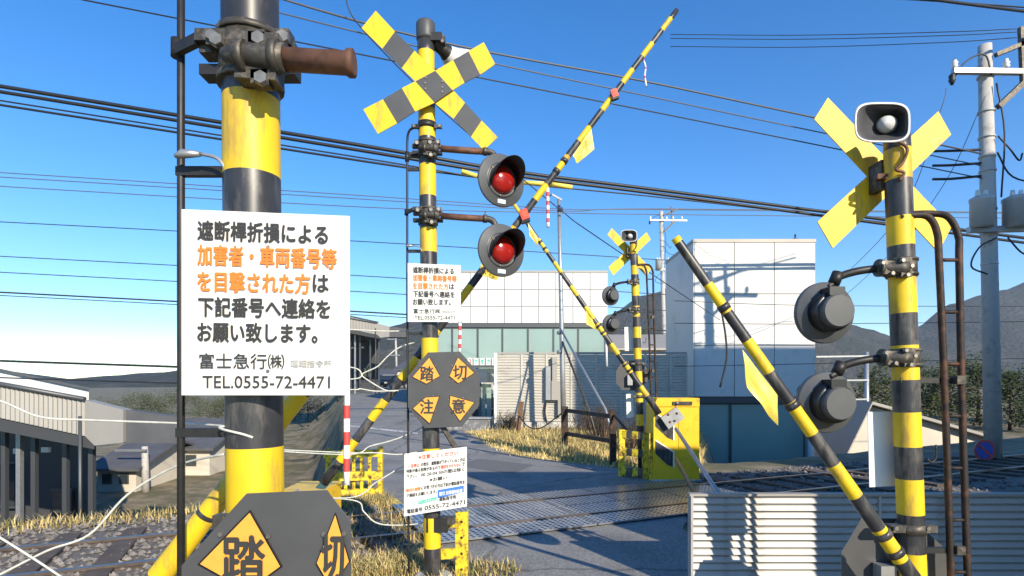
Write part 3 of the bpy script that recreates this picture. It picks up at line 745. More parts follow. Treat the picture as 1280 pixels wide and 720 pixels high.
    for y in [325+65*i for i in range(12)]:
        if y > yl: break
        rb_ = MB(); xa = 1174+(y-330)*.042 if y < 520 else 1182+(y-520)*.03; rb_.tube([V(xa, y, .05), V(xa+24, y, .05)], .011, M['rustdk'], 8); rb_.build('ladder_rung', t)
    for y in (475, 687):
        if y > yb: break
        sb = MB(); sb.bar(V(ax(y)-8, y, .03), V(1206, y+1, .03), .03, q(6)+.004, M['ironblk']); sb.box(V(1198, y, .06), (.05, .05, .05), M['iron']); sb.build('ladder_bracket', t)
    # white board behind the pole, octagonal board behind it lower down
    wb = MB(); wb.prism([V(x, y, -.10) for x, y in ((1085, 515), (1151, 513), (1152, 606), (1087, 609))], (0, .005, 0), M['white']); wb.build('notice_board', t, 'blank white back of a notice board')
    ob = MB(); ob.prism([V(x, y, -.11) for x, y in ((1077, 648), (1140, 648), (1184, 688), (1184, 722), (1140, 765), (1077, 765), (1052, 735), (1052, 690))], (0, .006, 0), M['gry'], M['bolt']); ob.build('warning_board', t, 'dark back of an octagonal warning board')
    for (xa, xb, ya, yc) in ((1096, 1116, 705, 745),):
        jb = MB(); jb.box(V((xa+xb)/2, (ya+yc)/2, -.06), (q(xb-xa), .08, q(yc-ya)), M['galv']); jb.build('junction_box', t)
    for y in (660, 790):
        if y < yb-10:
            mb = MB(); mb.tube([V(ax(y), y-6), V(ax(y), y+6)], rr*1.1, M['iron'], 18)
            for s in (-1, 1): mb.box(V(ax(y)+s*20, y, .02), (q(18), .06, q(9)), M['iron']); bolt(mb, V(ax(y)+s*20, y, .06), (0, -1, 0), .014)
            mb.build('pole_clamp', t)
    if not near:
        wb = MB(); wb.prism([V(x, y, -.10) for x, y in ((1092, 780), (1120, 778), (1122, 870), (1094, 876))], (0, .005, 0), M['white']); wb.build('notice_board', t, 'small white board low on the pole')
    hk = MB(); hk.tube(bez([V(1170, 556, .05), V(1170, 572, .05), V(1164, 578, .05), V(1158, 572, .05)], 4), .006, M['ironblk'], 8); hk.build('hook', t)
    return t
back_post(10.7, False)
back_post(10.7/Z, True)

# ------------------------------------------------------------------ crossing gates: machine, striped arm, vinyl sleeves
def arm_mesh(a, b, r0, r1, cuts, first):
    """tube from a (tip) to b (root); cuts are fractions where the colour changes"""
    mb = MB(); pts = [a]; rs = [r0]; ms = []; m = first
    for f in list(cuts)+[1.0]:
        pts.append(a.lerp(b, f)); rs.append(r0+(r1-r0)*f); ms.append(m); m = M['blk'] if m is M['yel'] else M['yel']
    mb.tube(pts, rs, ms, 16); return mb
def sleeve_rings(parent, a, b, fs, r0, r1):
    for f in fs:
        rb_ = MB(); p = a.lerp(b, f); t = (b-a).normalized(); r = r0+(r1-r0)*f
        rb_.tube([p-t*.02, p+t*.02], r*1.18, M['blk'], 16); rb_.build('sleeve_ring', parent)
def flag(parent, pts3, thick, m, label, text=None):
    pts = [Vector(p) for p in pts3]; n = (pts[1]-pts[0]).cross(pts[2]-pts[0]).normalized()
    if n.y > 0: n = -n
    # subdivided crumpled sheet between the two long edges
    mb = MB(); N, K = 8, 5; vs = []
    tl, tr, br, bl = pts[:4]; rnd = random.Random(int(abs(pts[0].x*977))+5)
    for j in range(K+1):
        for i in range(N+1):
            u, v = i/N, j/K; p = (tl*(1-u)+tr*u)*(1-v)+(bl*(1-u)+br*u)*v
            vs.append(p+n*(.012*math.sin(u*9+v*4)+.01*math.sin(v*7-u*3))*(v+.1)+n*rnd.uniform(-.002, .002))
    W = N+1
    fs = [(j*W+i, j*W+i+1, (j+1)*W+i+1, (j+1)*W+i) for j in range(K) for i in range(N)]
    mb.add(vs, fs, m, True); mb.add([v-n*thick for v in vs], [tuple(reversed(f)) for f in fs], m, True)
    o = mb.build('vinyl_flag', parent, label, fix=False)
    if text:
        for k, (body, u0, u1, v0, v1) in enumerate(text): text_on([p+n*.02 for p in (tl, tr, br, bl)], body, u0, u1, v0, v1, M['faint'] if k else M['ink'], o, off=.004, bold=0)
    return o
def red_marker(parent, p, s, m='red'):
    b = MB(); rot = Matrix.Rotation(R(-20), 3, 'Y'); b.box(p, (s*1.25, s*.8, s*1.55), M['red'], rot); b.box(p+Vector((0, -s*.42, 0)), (s*.75, s*.1, s*1.0), M['redink'], rot)
    b.box(p+Vector((s*.2, 0, -s*1.0)), (s*1.3, s*.9, s*.4), M['hood'], rot); o = b.build('red_marker', parent)
    return o
def machine(parent, x0, x1, y0, y1, h, z0, Y=None):
    """yellow gate machine: body, sloped head, chevrons, grey crank plate"""
    w_ = x1-x0
    b = MB(); Y = M['yelbox']
    b.bbox(x0, x1, y0, y1, z0, z0+h*.9, Y)
    b.prism([(x0, y0-.02, z0+h*.9), (x1, y0-.02, z0+h*.9), (x1, y0-.02, z0+h), (x0+.06, y0-.02, z0+h)], (0, y1-y0+.04, 0), Y)
    b.bbox(x0-.02, x1+.02, y0-.03, y1+.03, z0-.02, z0+.06, M['concwall'])
    body = b.build('machine_body', parent)
    yf = y0-.006
    for k, zc in enumerate((.68, .36)):
        c = MB(); zt = z0+h*zc
        c.prism([(x0+.03, yf, zt+.20), (x0+w_*.42, yf, zt), (x0+w_*.42, yf, zt-.26), (x0+w_*.30, yf, zt-.22), (x0+.03, yf, zt-.02)], (0, .005, 0), M['blk']); c.build('chevron', body)
        c = MB(); c.bar((x0+.03, yf-.004, zt+.215), (x0+w_*.44, yf-.004, zt+.01), .004, .02, M['wtape'], (0, 0, 1)); c.bar((x0+w_*.44, yf-.004, zt+.015), (x0+w_*.44, yf-.004, zt-.27), .004, .02, M['wtape'], (1, 0, 0)); c.build('chevron_edge', body)
    d = MB(); d.bbox(x0+w_*.55, x0+w_*.95, yf-.004, yf+.003, z0+h*.15, z0+h*.72, Y); d.build('door', body)
    pl = MB(); pl.box((x0+w_*.38, y0-.09, z0+h*.77), (.34, .05, .24), M['galv'], Matrix.Rotation(R(-35), 3, 'Y'))
    for dx, dz in ((-.08, .06), (.07, .08), (.03, -.05), (-.05, -.07)): pl.lathe((x0+w_*.38+dx, y0-.112, z0+h*.77+dz), (0, -1, 0), [(0, .012), (.022, .012), (.022, 0)], M['rust'], 12)
    pl.tube([(x0+w_*.38, y0-.08, z0+h*.77), (x0+w_*.38, y0+.05, z0+h*.77)], .09, M['ironblk'], 16)
    pl.build('crank_plate', parent)
    lg = MB(); lg.box((x0+w_*.62, yf-.02, z0+h*.94), (.34, .04, .06), M['blk']); lg.lathe((x0+w_*.5, yf-.04, z0+h*.94), (0, -1, 0), [(0, .02), (.03, .02), (.03, 0)], M['bolt'], 12); lg.build('latch', parent)

# 1: the big arm rising through the middle
Y0 = 5.35
a, b = P(846, 12.7, Y0), P(404, 604, Y0)
gt = thing('crossing_gate', 'crossing gate whose long striped arm rises steeply across the middle, behind the red lamps', 'crossing gate', (b.x-.1, Y0, 0), 'crossing gates')
fy = lambda y: (y-12.7)/(604-12.7)
cuts1 = [fy(y) for y in (23, 38, 54, 71, 87, 104, 123, 138, 159, 177, 195, 213, 231, 250, 284, 324, 357, 384, 412, 426, 447, 474, 500, 524, 550, 576)]
arm_mesh(a, b, .024, .046, cuts1, M['blk']).build('gate_arm', gt)
sleeve_rings(gt, a, b, [fy(y) for y in (201, 214, 118)], .024, .046)
red_marker(gt, P(768, 117, Y0-.04), .048); red_marker(gt, P(655.5, 268.5, Y0-.05), .062)
flag(gt, [P(739, 161, Y0-.02), P(743, 186, Y0-.02), P(722, 204, Y0-.03), P(716, 194, Y0-.02)], .002, M['vinyl'], 'crumpled yellow vinyl flag near the tip', [('わたらない', .15, .9, .2, .45), ('でください', .2, .85, .55, .8)])
flag(gt, [P(603, 325, Y0-.04), P(628, 338, Y0-.02), P(621, 350, Y0-.02), P(598, 343, Y0-.02)], .002, M['vinyl'], 'yellow flag tucked behind the lower lamp', [('くぐるな', .15, .85, .3, .7)])
machine(gt, b.x-.46, b.x+.02, Y0-.02, Y0+.5, .72, 0)
def tape(parent, p, q_, r, n, name='striped_tape', seg=10):
    mb = MB(); pts = [Vector(p).lerp(Vector(q_), i/n) for i in range(n+1)]; mb.tube(pts, r, [M['redtape'] if i % 2 else M['wtape'] for i in range(n)], seg); return mb.build(name, parent)
tape(gt, P(684.5, 235, Y0), P(685, 284, Y0), .016, 9)
tape(gt, P(575, 402, Y0), P(574.5, 441, Y0), .016, 7)
tb = MB(); tb.tube(bez([P(804, 74, Y0), P(807, 84, Y0), P(806, 95, Y0), P(808, 108, Y0)], 4), [.008]*13, [M['wtape'] if k % 4 else M['redtape'] for k in range(12)], 8); tb.build('torn_tape', gt)
# 2: the far arm coming down from the right
Y0 = 9.9
a, b = P(636, 246, Y0), P(824, 517, Y0-.05)
g2 = thing('crossing_gate', 'far crossing gate with yellow machine box and arm slanting up to the left', 'crossing gate', (P(843, 500, Y0).x, Y0, 0), 'crossing gates')
fy = lambda y: (y-246)/(517-246)
arm_mesh(a, b, .030, .055, [fy(y) for y in (268, 299, 316, 328, 341, 358, 370, 384, 399, 405, 419, 430, 443, 454, 466, 483, 495)], M['yel']).build('gate_arm', g2)
sleeve_rings(g2, a, b, [fy(y) for y in (303, 311, 408, 416, 456, 463)], .03, .055)
flag(g2, [P(660, 279, Y0-.05), P(672, 297, Y0-.05), P(673, 309, Y0-.05), P(662, 294, Y0-.05)], .002, M['vinyl'], 'folded yellow flag near the tip', [('わたらない', .1, .9, .3, .7)])
flag(g2, [P(732, 381, Y0-.05), P(741, 396, Y0-.05), P(746, 413, Y0-.05), P(733, 405, Y0-.05)], .002, M['vinyl'], 'yellow flag hanging at mid arm')
tape(g2, P(757.5, 418, Y0), P(758.5, 458, Y0), .02, 1)
machine(g2, P(817, 500, Y0).x, P(874, 500, Y0).x, Y0, Y0+.55, 1.5, 0)
# 3: the near arm at the right
Y0 = 3.2
a, b = P(844, 297, Y0), P(1152, 738, Y0)
g3 = thing('crossing_gate', 'close crossing gate arm slanting down rightward before the white building and slatted wall', 'crossing gate', (b.x+.1, Y0, 0), 'crossing gates')
fy = lambda y: (y-297)/(738-297)
arm_mesh(a, b, .026, .044, [fy(y) for y in (303, 355, 390, 425, 465, 502, 542, 580, 620, 660, 700)], M['yel']).build('gate_arm', g3)
sleeve_rings(g3, a, b, [fy(y) for y in (384, 506, 668, 690)], .026, .044)
flag(g3, [P(928, 437, Y0-.04), P(972, 494, Y0-.04), P(973, 532, Y0-.04), P(934, 484, Y0-.04)], .002, M['vinyl'], 'yellow vinyl flag hanging below the arm')
machine(g3, b.x-.05, b.x+.5, Y0-.02, Y0+.4, .42, 0)
tb = MB(); tb.tube(bez([P(902, 390, Y0), P(907, 420, Y0), P(908, 450, Y0), P(900, 484, Y0)], 5), .006, M['ironblk'], 8); tb.build('loose_cord', g3)
# 4: arm behind the near left post
Y0 = 1.95
a, b = P(428, 425, Y0), P(180, 745, Y0)
g4 = thing('crossing_gate', 'close crossing gate arm rising behind the large white notice at the left', 'crossing gate', (b.x, Y0, 0), 'crossing gates')
fy = lambda y: (y-425)/(745-425)
arm_mesh(a, b, .028, .042, [fy(y) for y in (490, 545, 570, 640, 645, 720)], M['blk']).build('gate_arm', g4)
machine(g4, b.x-.45, b.x+.1, Y0-.05, Y0+.4, .85, 0)
o = tape(None, P(433.5, 490, 1.5), P(433.5, 606, 1.5), .0085, 7, 'striped_tape'); tag(o, 'red and white striped tube hanging under the large notice corner', 'marker tube')

# ------------------------------------------------------------------ fences and rails round the crossing
def railfence(name, label, cat, d0, posts, rails, m, r=.035, group=None):
    x, y = posts[0][0], posts[0][2]; p = P(x, y, posts[0][3]); t = thing(name, label, cat, (p.x, p.y, gz(p.x, p.y)), group)
    for (x, ya, yb, d, wd) in posts:
        b = MB(); A, B = P(x, ya, d), P(x, yb, d); B.z = gz(B.x, B.y)-.05; wm = wd*d/F
        b.box((A+B)/2, (wm, wm, (A-B).length), m if not isinstance(m, list) else m[0]); b.build('post', t)
    for (x0, y0, dA, x1, y1, dB, wd) in rails:
        b = MB(); wm = wd*dA/F; A, B = P(x0, y0, dA), P(x1, y1, dB)
        if isinstance(m, list):
            for k in range(4): b.bar(A.lerp(B, k/4), A.lerp(B, (k+1)/4), wm*.7, wm, m[k % 2])
        else: b.bar(A, B, wm*.6, wm, m)
        b.build('rail', t)
    return t
def posts_fix(l): return [(p[0], p[1], p[2], p[3], p[4]) for p in l]
railfence('rail_fence', 'dark brown steel rail fence at the edge of the dry grass', 'fence', 0, [(706, 508, 563, 14.6, 7.5), (766, 512, 582, 12.0, 7.5)],
          [(708, 513, 14.55, 768, 521, 11.95, 4.5), (708, 542, 14.55, 768, 552, 11.95, 4.5), (768, 519, 11.9, 784, 539, 11.2, 3)], M['rustdk'])
railfence('barrier_frame', 'low black and yellow checked steel frame beside the yellow gate machine', 'barrier', 0, [(777, 537, 600, 10.45, 7), (806, 541, 605, 10.2, 6), (813, 541, 605, 10.0, 4)],
          [(777, 542, 10.45, 806, 545, 10.2, 9), (777, 564, 10.45, 806, 567, 10.2, 9), (777, 588, 10.45, 806, 592, 10.2, 10)], [M['yel_old'], M['blk']])
t = railfence('barrier_frame', 'rusty yellow steel barrier frame in the weeds at the left of the road', 'barrier', 0, [(475.5, 558, 626, 8.5, 5.5), (410, 560, 628, 8.3, 5)],
          [(404, 568, 8.25, 476, 566, 8.5, 9), (404, 596, 8.25, 476, 594, 8.5, 11), (404, 620, 8.25, 476, 616, 8.5, 13)], M['yel_old'])
for k, xq in enumerate((412, 422, 432, 442, 452, 462)):
    b = MB(); A, B = P(xq, 566, 8.42), P(xq+.4, 622, 8.42); b.box((A+B)/2, (.045, .03, A.z-B.z), M['yel_old']); b.build('bar', t)
t = thing('guard_post', 'rusty yellow steel angle post right of the crossing post foot', 'post', (*G(577, 726), 0))
b = MB(); bx, by = G(577, 726)
b.bbox(bx-.055, bx+.055, by, by+.012, -.1, 1.72-(640-HY)/F*by, M['yel_old']); b.bbox(bx+.043, bx+.055, by+.012, by+.09, -.1, 1.72-(640-HY)/F*by, M['yel_old']); b.build('angle_bar', t)
b = MB(); b.bar((bx-.32, by+.02, .50), (bx-.05, by+.02, .52), .03, .10, M['yel_old']); b.bar((bx-.32, by+.02, .22), (bx-.05, by+.02, .24), .03, .09, M['yel_old']); b.build('side_rails', t)
b = MB()
for k in range(4): b.lathe((bx, by-.001, .1+.14*k), (0, -1, 0), [(0, .002), (.012, .002), (.012, 0)], M['hood'], 10)
b.build('bolt_holes', t)
b = MB(); A, B = P(652, 502, 17.5), P(646, 545, 17.5); B.z = gz(B.x, B.y)-.1; b.bar(A, B, .16, .15, M['wood'], (1, 0, 0)); tag(b.build('wooden_stake'), 'leaning weathered wooden stake in the dry grass by the sheet fence', 'stake')
b = MB(); b.tube(bez([P(649, 520, 17.4), P(660, 533, 16.8), P(676, 535, 16), P(703, 516, 14.7)], 5), .018, M['ironblk'], 8); tag(b.build('hanging_cable'), 'slack dark cable from the wooden stake to the brown fence', 'cable')

# corrugated sheet fence
D = 19.0
ft = thing('sheet_fence', 'long beige corrugated sheet fence behind the dry grass, half in shade', 'fence', (P(735, 500, D).x, D, gz(2, D)))
zt, zb = P(0, 443.5, D).z, P(0, 527, D).z
xe = [P(x, 0, D).x for x in (621.5, 652, 683, 714, 745, 776, 807, 838, 858)]
for x0, x1 in zip(xe, xe[1:]):
    b = MB(); n = 24; vs = []
    for k in range(n*4+1):
        z = zb+(zt-zb)*k/(n*4); off = (0, -.028, -.028, 0)[k % 4]
        vs += [(x0+.008, D+off, z), (x1-.008, D+off, z)]
    b.add(vs, [(2*k, 2*k+1, 2*k+3, 2*k+2) for k in range(n*4)], M['corr']); b.build('corrugated_panel', ft, fix=False)
for x in xe[1:]:
    b = MB(); b.bbox(x-.03, x+.03, D-.045, D+.08, zb, zt+.02, M['corr']); b.build('post', ft)
b = MB(); b.bbox(xe[0]-.10, xe[0]-.0, D-.06, D+.1, zb-.05, zt+.06, M['white']); b.build('end_post', ft, 'white end post')
b = MB(); b.bbox(xe[0]-.1, xe[-1], D-.05, D+.06, zt+.022, zt+.09, M['fascia']); b.build('top_rail', ft)
b = MB(); b.bbox(P(641, 0, D).x, xe[-1], D-.12, D+.12, gz(0, D)-.3, zb-.01, M['concwall']); b.build('base_wall', ft)
# meter boxes and pipe on the fence
mt = thing('meter_box', 'grey electric meter boxes hung on the sunny end of the sheet fence', 'meter box', P(686, 520, D-.15))
for (x0, x1, y0, y1) in ((690, 696, 446, 476), (682, 688, 458, 500), (689, 703, 476, 500), (697, 701, 500, 520)):
    b = MB(); A, B = P(x0, y0, D-.1), P(x1, y1, D-.1); b.bbox(A.x, B.x, D-.22, D-.05, B.z, A.z, M['fascia'] if x0 != 682 else M['galv']); b.build('box', mt)
b = MB(); b.tube(bez([P(683, 500, D-.1), P(681, 515, D-.1), P(684, 530, D-.1)], 4), .03, M['ironblk'], 8); b.build('pipe', mt)
# tall grey mast with stays
D = 17.4
mp = thing('steel_mast', 'slender tall grey steel mast with slanting stays, before the sheet fence', 'mast', (P(705, 0, D).x, D, gz(1.6, D)))
b = MB(); top = P(698.5, 249, D); bot = P(705, 540, D); bot.z = gz(bot.x, D)-.1; b.tube([bot, bot.lerp(top, .3), bot.lerp(top, .65), top], [.085, .08, .065, .05], M['galv'], 14); b.build('pole', mp)
b = MB()
for y in (262, 416, 440): b.tube([P(700, y-2, D), P(700, y+2, D)], .10, M['galv'], 12)
b.bar(P(690, 243, D), P(702, 250, D), .05, .05, M['galv']); b.tube([P(690, 243, D), P(686, 246, D), P(683, 247, D)], .02, M['ironblk'], 6); b.build('fittings', mp)
for (x0, y0, x1, y1, d1, m) in ((700, 410, 757, 512, 14, 'galv'), (702, 425, 736, 512, 15.5, 'iron')):
    b = MB(); B = P(x1, y1, d1); b.tube([P(x0, y0, D), B, Vector((B.x+.25, B.y-.3, gz(B.x, B.y)))], .032, M[m], 10); b.build('stay', mp)

# near stays at the right
t = thing('stay_pipes', 'two slanting steel stay pipes between the yellow gate machine and the slatted wall', 'stay', P(846, 560, 9.3))
b = MB(); b.tube([P(845, 536, 9.3), P(972, 730, 4.75)], .03, M['galv'], 12); b.build('stay_pipe', t)
b = MB(); b.tube([P(845, 574, 9.3), P(930, 728, 4.85)], .03, M['iron'], 12); b.build('stay_pipe', t)
# slatted low wall at the right
D = 4.6
wt = thing('slatted_wall', 'low wall of dark corrugated slats along the right side, in front of the white building', 'wall', (3.5, D, 0))
xa, xb = 1.47, 7.6; zt = P(0, 621, D).z
first = None; ns = 13; st = (zt-.03)/ns
for seg in range(4):
    x0 = xa+(xb-xa)*seg/4+.012; x1 = xa+(xb-xa)*(seg+1)/4-.012
    for k in range(ns):
        z = .03+st*k
        if first is None:
            b = MB(); b.prism([(x0, D, z+.004), (x0, D-.030, z+.012), (x0, D-.012, z+st-.012), (x0, D, z+st-.004)], (x1-x0, 0, 0), M['corr2']); first = b.build('slat', wt, origin=(x0, D, z)); f0 = Vector((x0, D, z))
        else:
            c = first.copy(); C.objects.link(c); c.location = first.location+Vector((x0, D, z))-f0
for k in range(5):
    x = xa+(xb-xa)*k/4; b = MB(); b.bbox(x-.010, x+.010, D-.034, D+.03, 0, zt+.01, M['corr2']); b.build('post', wt)
b = MB(); b.bbox(xa-.02, xb, D-.035, D+.035, zt+.011, zt+.03, M['fascia']); b.build('coping', wt)
b = MB(); b.bbox(xa-.02, xb, D+.004, D+.02, 0, zt, M['corr2']); b.build('backing', wt)

# ------------------------------------------------------------------ buildings
def facade_building(name, label, d, x0p, x1p, ytop, ylint, ybot, dep, cols, rows, mull, zbase, trim=True):
    x0, x1 = P(x0p, 0, d).x, P(x1p, 0, d).x; zt, zl, zb = P(0, ytop, d).z, P(0, ylint, d).z, P(0, ybot, d).z
    t = thing(name, label, 'building', ((x0+x1)/2, d, zbase))
    b = MB(); b.bbox(x0, x1, d+.05, d+dep, zl, zt-.02, M['joint']); b.bbox(x0+.1, x1-.1, d+.25, d+dep-.2, zbase-.3, zl-.01, M['joint']); b.build('wall', t)
    cw, rh = (x1-x0)/cols, (zt-zl)/rows; pr = None; g = .014*min(d, 22)/20
    for j in range(rows):
        for i in range(cols):
            if pr is None:
                b = MB(); b.bbox(x0+g, x0+cw-g, d, d+.045, zl+g, zl+rh-g, M['facade']); pr = b.build('panel', t, origin=(x0, d, zl))
            else:
                c = pr.copy(); C.objects.link(c); c.location = pr.location+Vector((i*cw, random.uniform(-.004, .004), j*rh))
    # side wall sheets on both ends
    for xs_, nm in ((x0-.03, 'side_wall'), (x1, 'side_wall')):
        b = MB(); b.bbox(xs_, xs_+.03, d+.01, d+dep, zl, zt, M['facade']); b.build(nm, t)
    b = MB(); b.bbox(x0-.05, x1+.05, d-.02, d+dep+.02, zt, zt+.12, M['fascia']); b.build('roof_coping', t)
    b = MB(); b.bbox(x0, x1, d+.0, d+.2, zl-.22, zl-.012, M['frame']); b.build('lintel', t)
    xm = [P(m, 0, d).x for m in mull]
    for a_, b_ in zip(xm, xm[1:]):
        f = MB(); z0, z1 = zb, zl-.23; w_ = .05
        f.bbox(a_, a_+w_, d+.08, d+.16, z0, z1, M['frame']); f.bbox(b_-w_, b_-.002, d+.08, d+.16, z0, z1, M['frame']); f.bbox(a_+w_, b_-w_, d+.08, d+.16, z0, z0+w_, M['frame']); f.bbox(a_+w_, b_-w_, d+.08, d+.16, z1-w_, z1, M['frame'])
        fo = f.build('window', t)
        g_ = MB(); g_.bbox(a_+w_, b_-w_, d+.11, d+.125, z0+w_, z1-w_, M['glass']); g_.build('pane', fo)
    b = MB(); b.bbox(x0, x1, d+.02, d+.24, zbase-.3, zb-.004, M['concwall']); b.build('plinth', t)
    return t, x0, x1, zt, zl, zb
D = 30.
b1, x0, x1, zt, zl, zb = facade_building('white_building', 'white panelled building with pale window band in the middle distance behind the sheet fence', D, 545, 759, 341, 404, 478, 14, 10, 3, [546, 565, 597, 628, 660, 692, 723, 757], gz(0, D))
# letter tiles in the shop window
for k, ch in enumerate(['ス', 'ヴ', 'ォ', 'ク', 'シ']):
    xc = 587.5+k*7.6; b = MB(); A, B = P(xc-3.1, 447.5, D-.03), P(xc+3.1, 456.5, D-.03); b.bbox(A.x, B.x, D-.03, D+.06, B.z, A.z, M['white']); tile = b.build('letter_tile', b1)
    q4 = [P(xc-3.1, 447.5, D-.03), P(xc+3.1, 447.5, D-.03), P(xc+3.1, 456.5, D-.03), P(xc-3.1, 456.5, D-.03)]
    text_on(q4, ch, .2, .8, .2, .8, M['redink'] if k == 0 else M['green'], tile, off=.01, bold=.03)
b = MB(); b.bbox(P(560, 0, D).x, P(650, 0, D).x, D-.5, D-.1, P(0, 459.5, D).z, P(0, 457.8, D).z, M['frame']); b.build('shop_ledge', b1)
b = MB(); b.tube([P(700, 334, D+3), P(700, 341, D+3)], .05, M['galv'], 6); b.build('roof_aerial', b1)
# glazed shelter with navy canopy and its low wall
D = 22.
sh = thing('glass_shelter', 'small glazed shelter with dark blue curved canopy beside the sheet fence end', 'shelter', (P(605, 0, D).x, D, gz(0, D)))
b = MB(); vs = []; n = 8
for k in range(n+1):
    f = k/n; a_ = P(594+f*27, 460+17.5*f**1.8, D-.3); vs += [a_, a_+Vector((-.15, 2.2, .1)), a_+Vector((0, 0, -.05)), a_+Vector((-.15, 2.2, .05))]
b.add(vs, [(4*k, 4*k+4, 4*k+5, 4*k+1) for k in range(n)]+[(4*k+2, 4*k+3, 4*k+7, 4*k+6) for k in range(n)]+[(4*k, 4*k+2, 4*k+6, 4*k+4) for k in range(n)], M['navy'], True); b.prism([P(x, y, D-.35) for x, y in ((594, 461), (600, 460.5), (606, 462.5), (612, 466), (617, 471), (621, 477.8), (597, 477.8))], (0, .04, 0), M['navy']); b.build('canopy', sh)
for xq in (600, 618.5):
    b = MB(); A, B = P(xq, 478, D), P(xq, 525, D); b.box((A+B)/2, (.09, .09, A.z-B.z), M['white'] if xq > 610 else M['frame']); b.build('post', sh)
for xq in (604, 611):
    b = MB(); A, B = P(xq-3, 480, D), P(xq+3, 522, D); b.bbox(A.x, B.x, D+.02, D+.04, B.z, A.z, M['glass']); b.build('pane', sh)
b = MB(); A, B = P(590, 512, D), P(619, 522, D); b.bbox(A.x, B.x, D+.3, D+1.5, B.z, A.z, M['soffit']); b.build('bench', sh)
lw = thing('low_wall', 'low stained wall with pale stone end under the glass shelter', 'wall', (P(590, 0, 19.2).x, 19.2, gz(0, 19)))
b = MB(); A, B = P(553, 523.5, 19.2), P(617, 545, 19.2); b.bbox(A.x, B.x, 19.2, 19.5, gz(0, 19)-.2, A.z, M['darkwall']); b.build('wall', lw)
b = MB(); A, B = P(617.3, 525, 19.0), P(629, 549, 19.0); b.bbox(A.x, B.x, 19.0, 19.6, gz(0, 19)-.2, A.z, M['concwall']); b.build('end_stone', lw)
b = MB(); A, B = P(552, 521.5, 19.2), P(617, 523.5, 19.2); b.bbox(A.x, B.x, 19.14, 19.56, A.z-.06, A.z, M['galv']); b.build('coping', lw)

# near white building at the right
D = 20.
zbr = gz(9, 24)
b2, x0, x1, zt, zl, zb = facade_building('white_building', 'large close white panelled building with green tinted windows at the right behind the striped arm', D, 868, 1018, 303, 496, 604, 3.6, 3, 3, [869, 914, 1008], zbr)
b = MB(); b.tube([P(1013, 500, D-.15), P(1013, 640, D-.15)], .09, M['white'], 10); b.build('downpipe', b2)
b = MB(); b.tube([P(994, 293, D+1), P(994, 303, D+1)], .03, M['ironblk'], 6); b.box(P(994, 300, D+1), (.12, .12, .12), M['ironblk']); b.build('roof_aerial', b2)
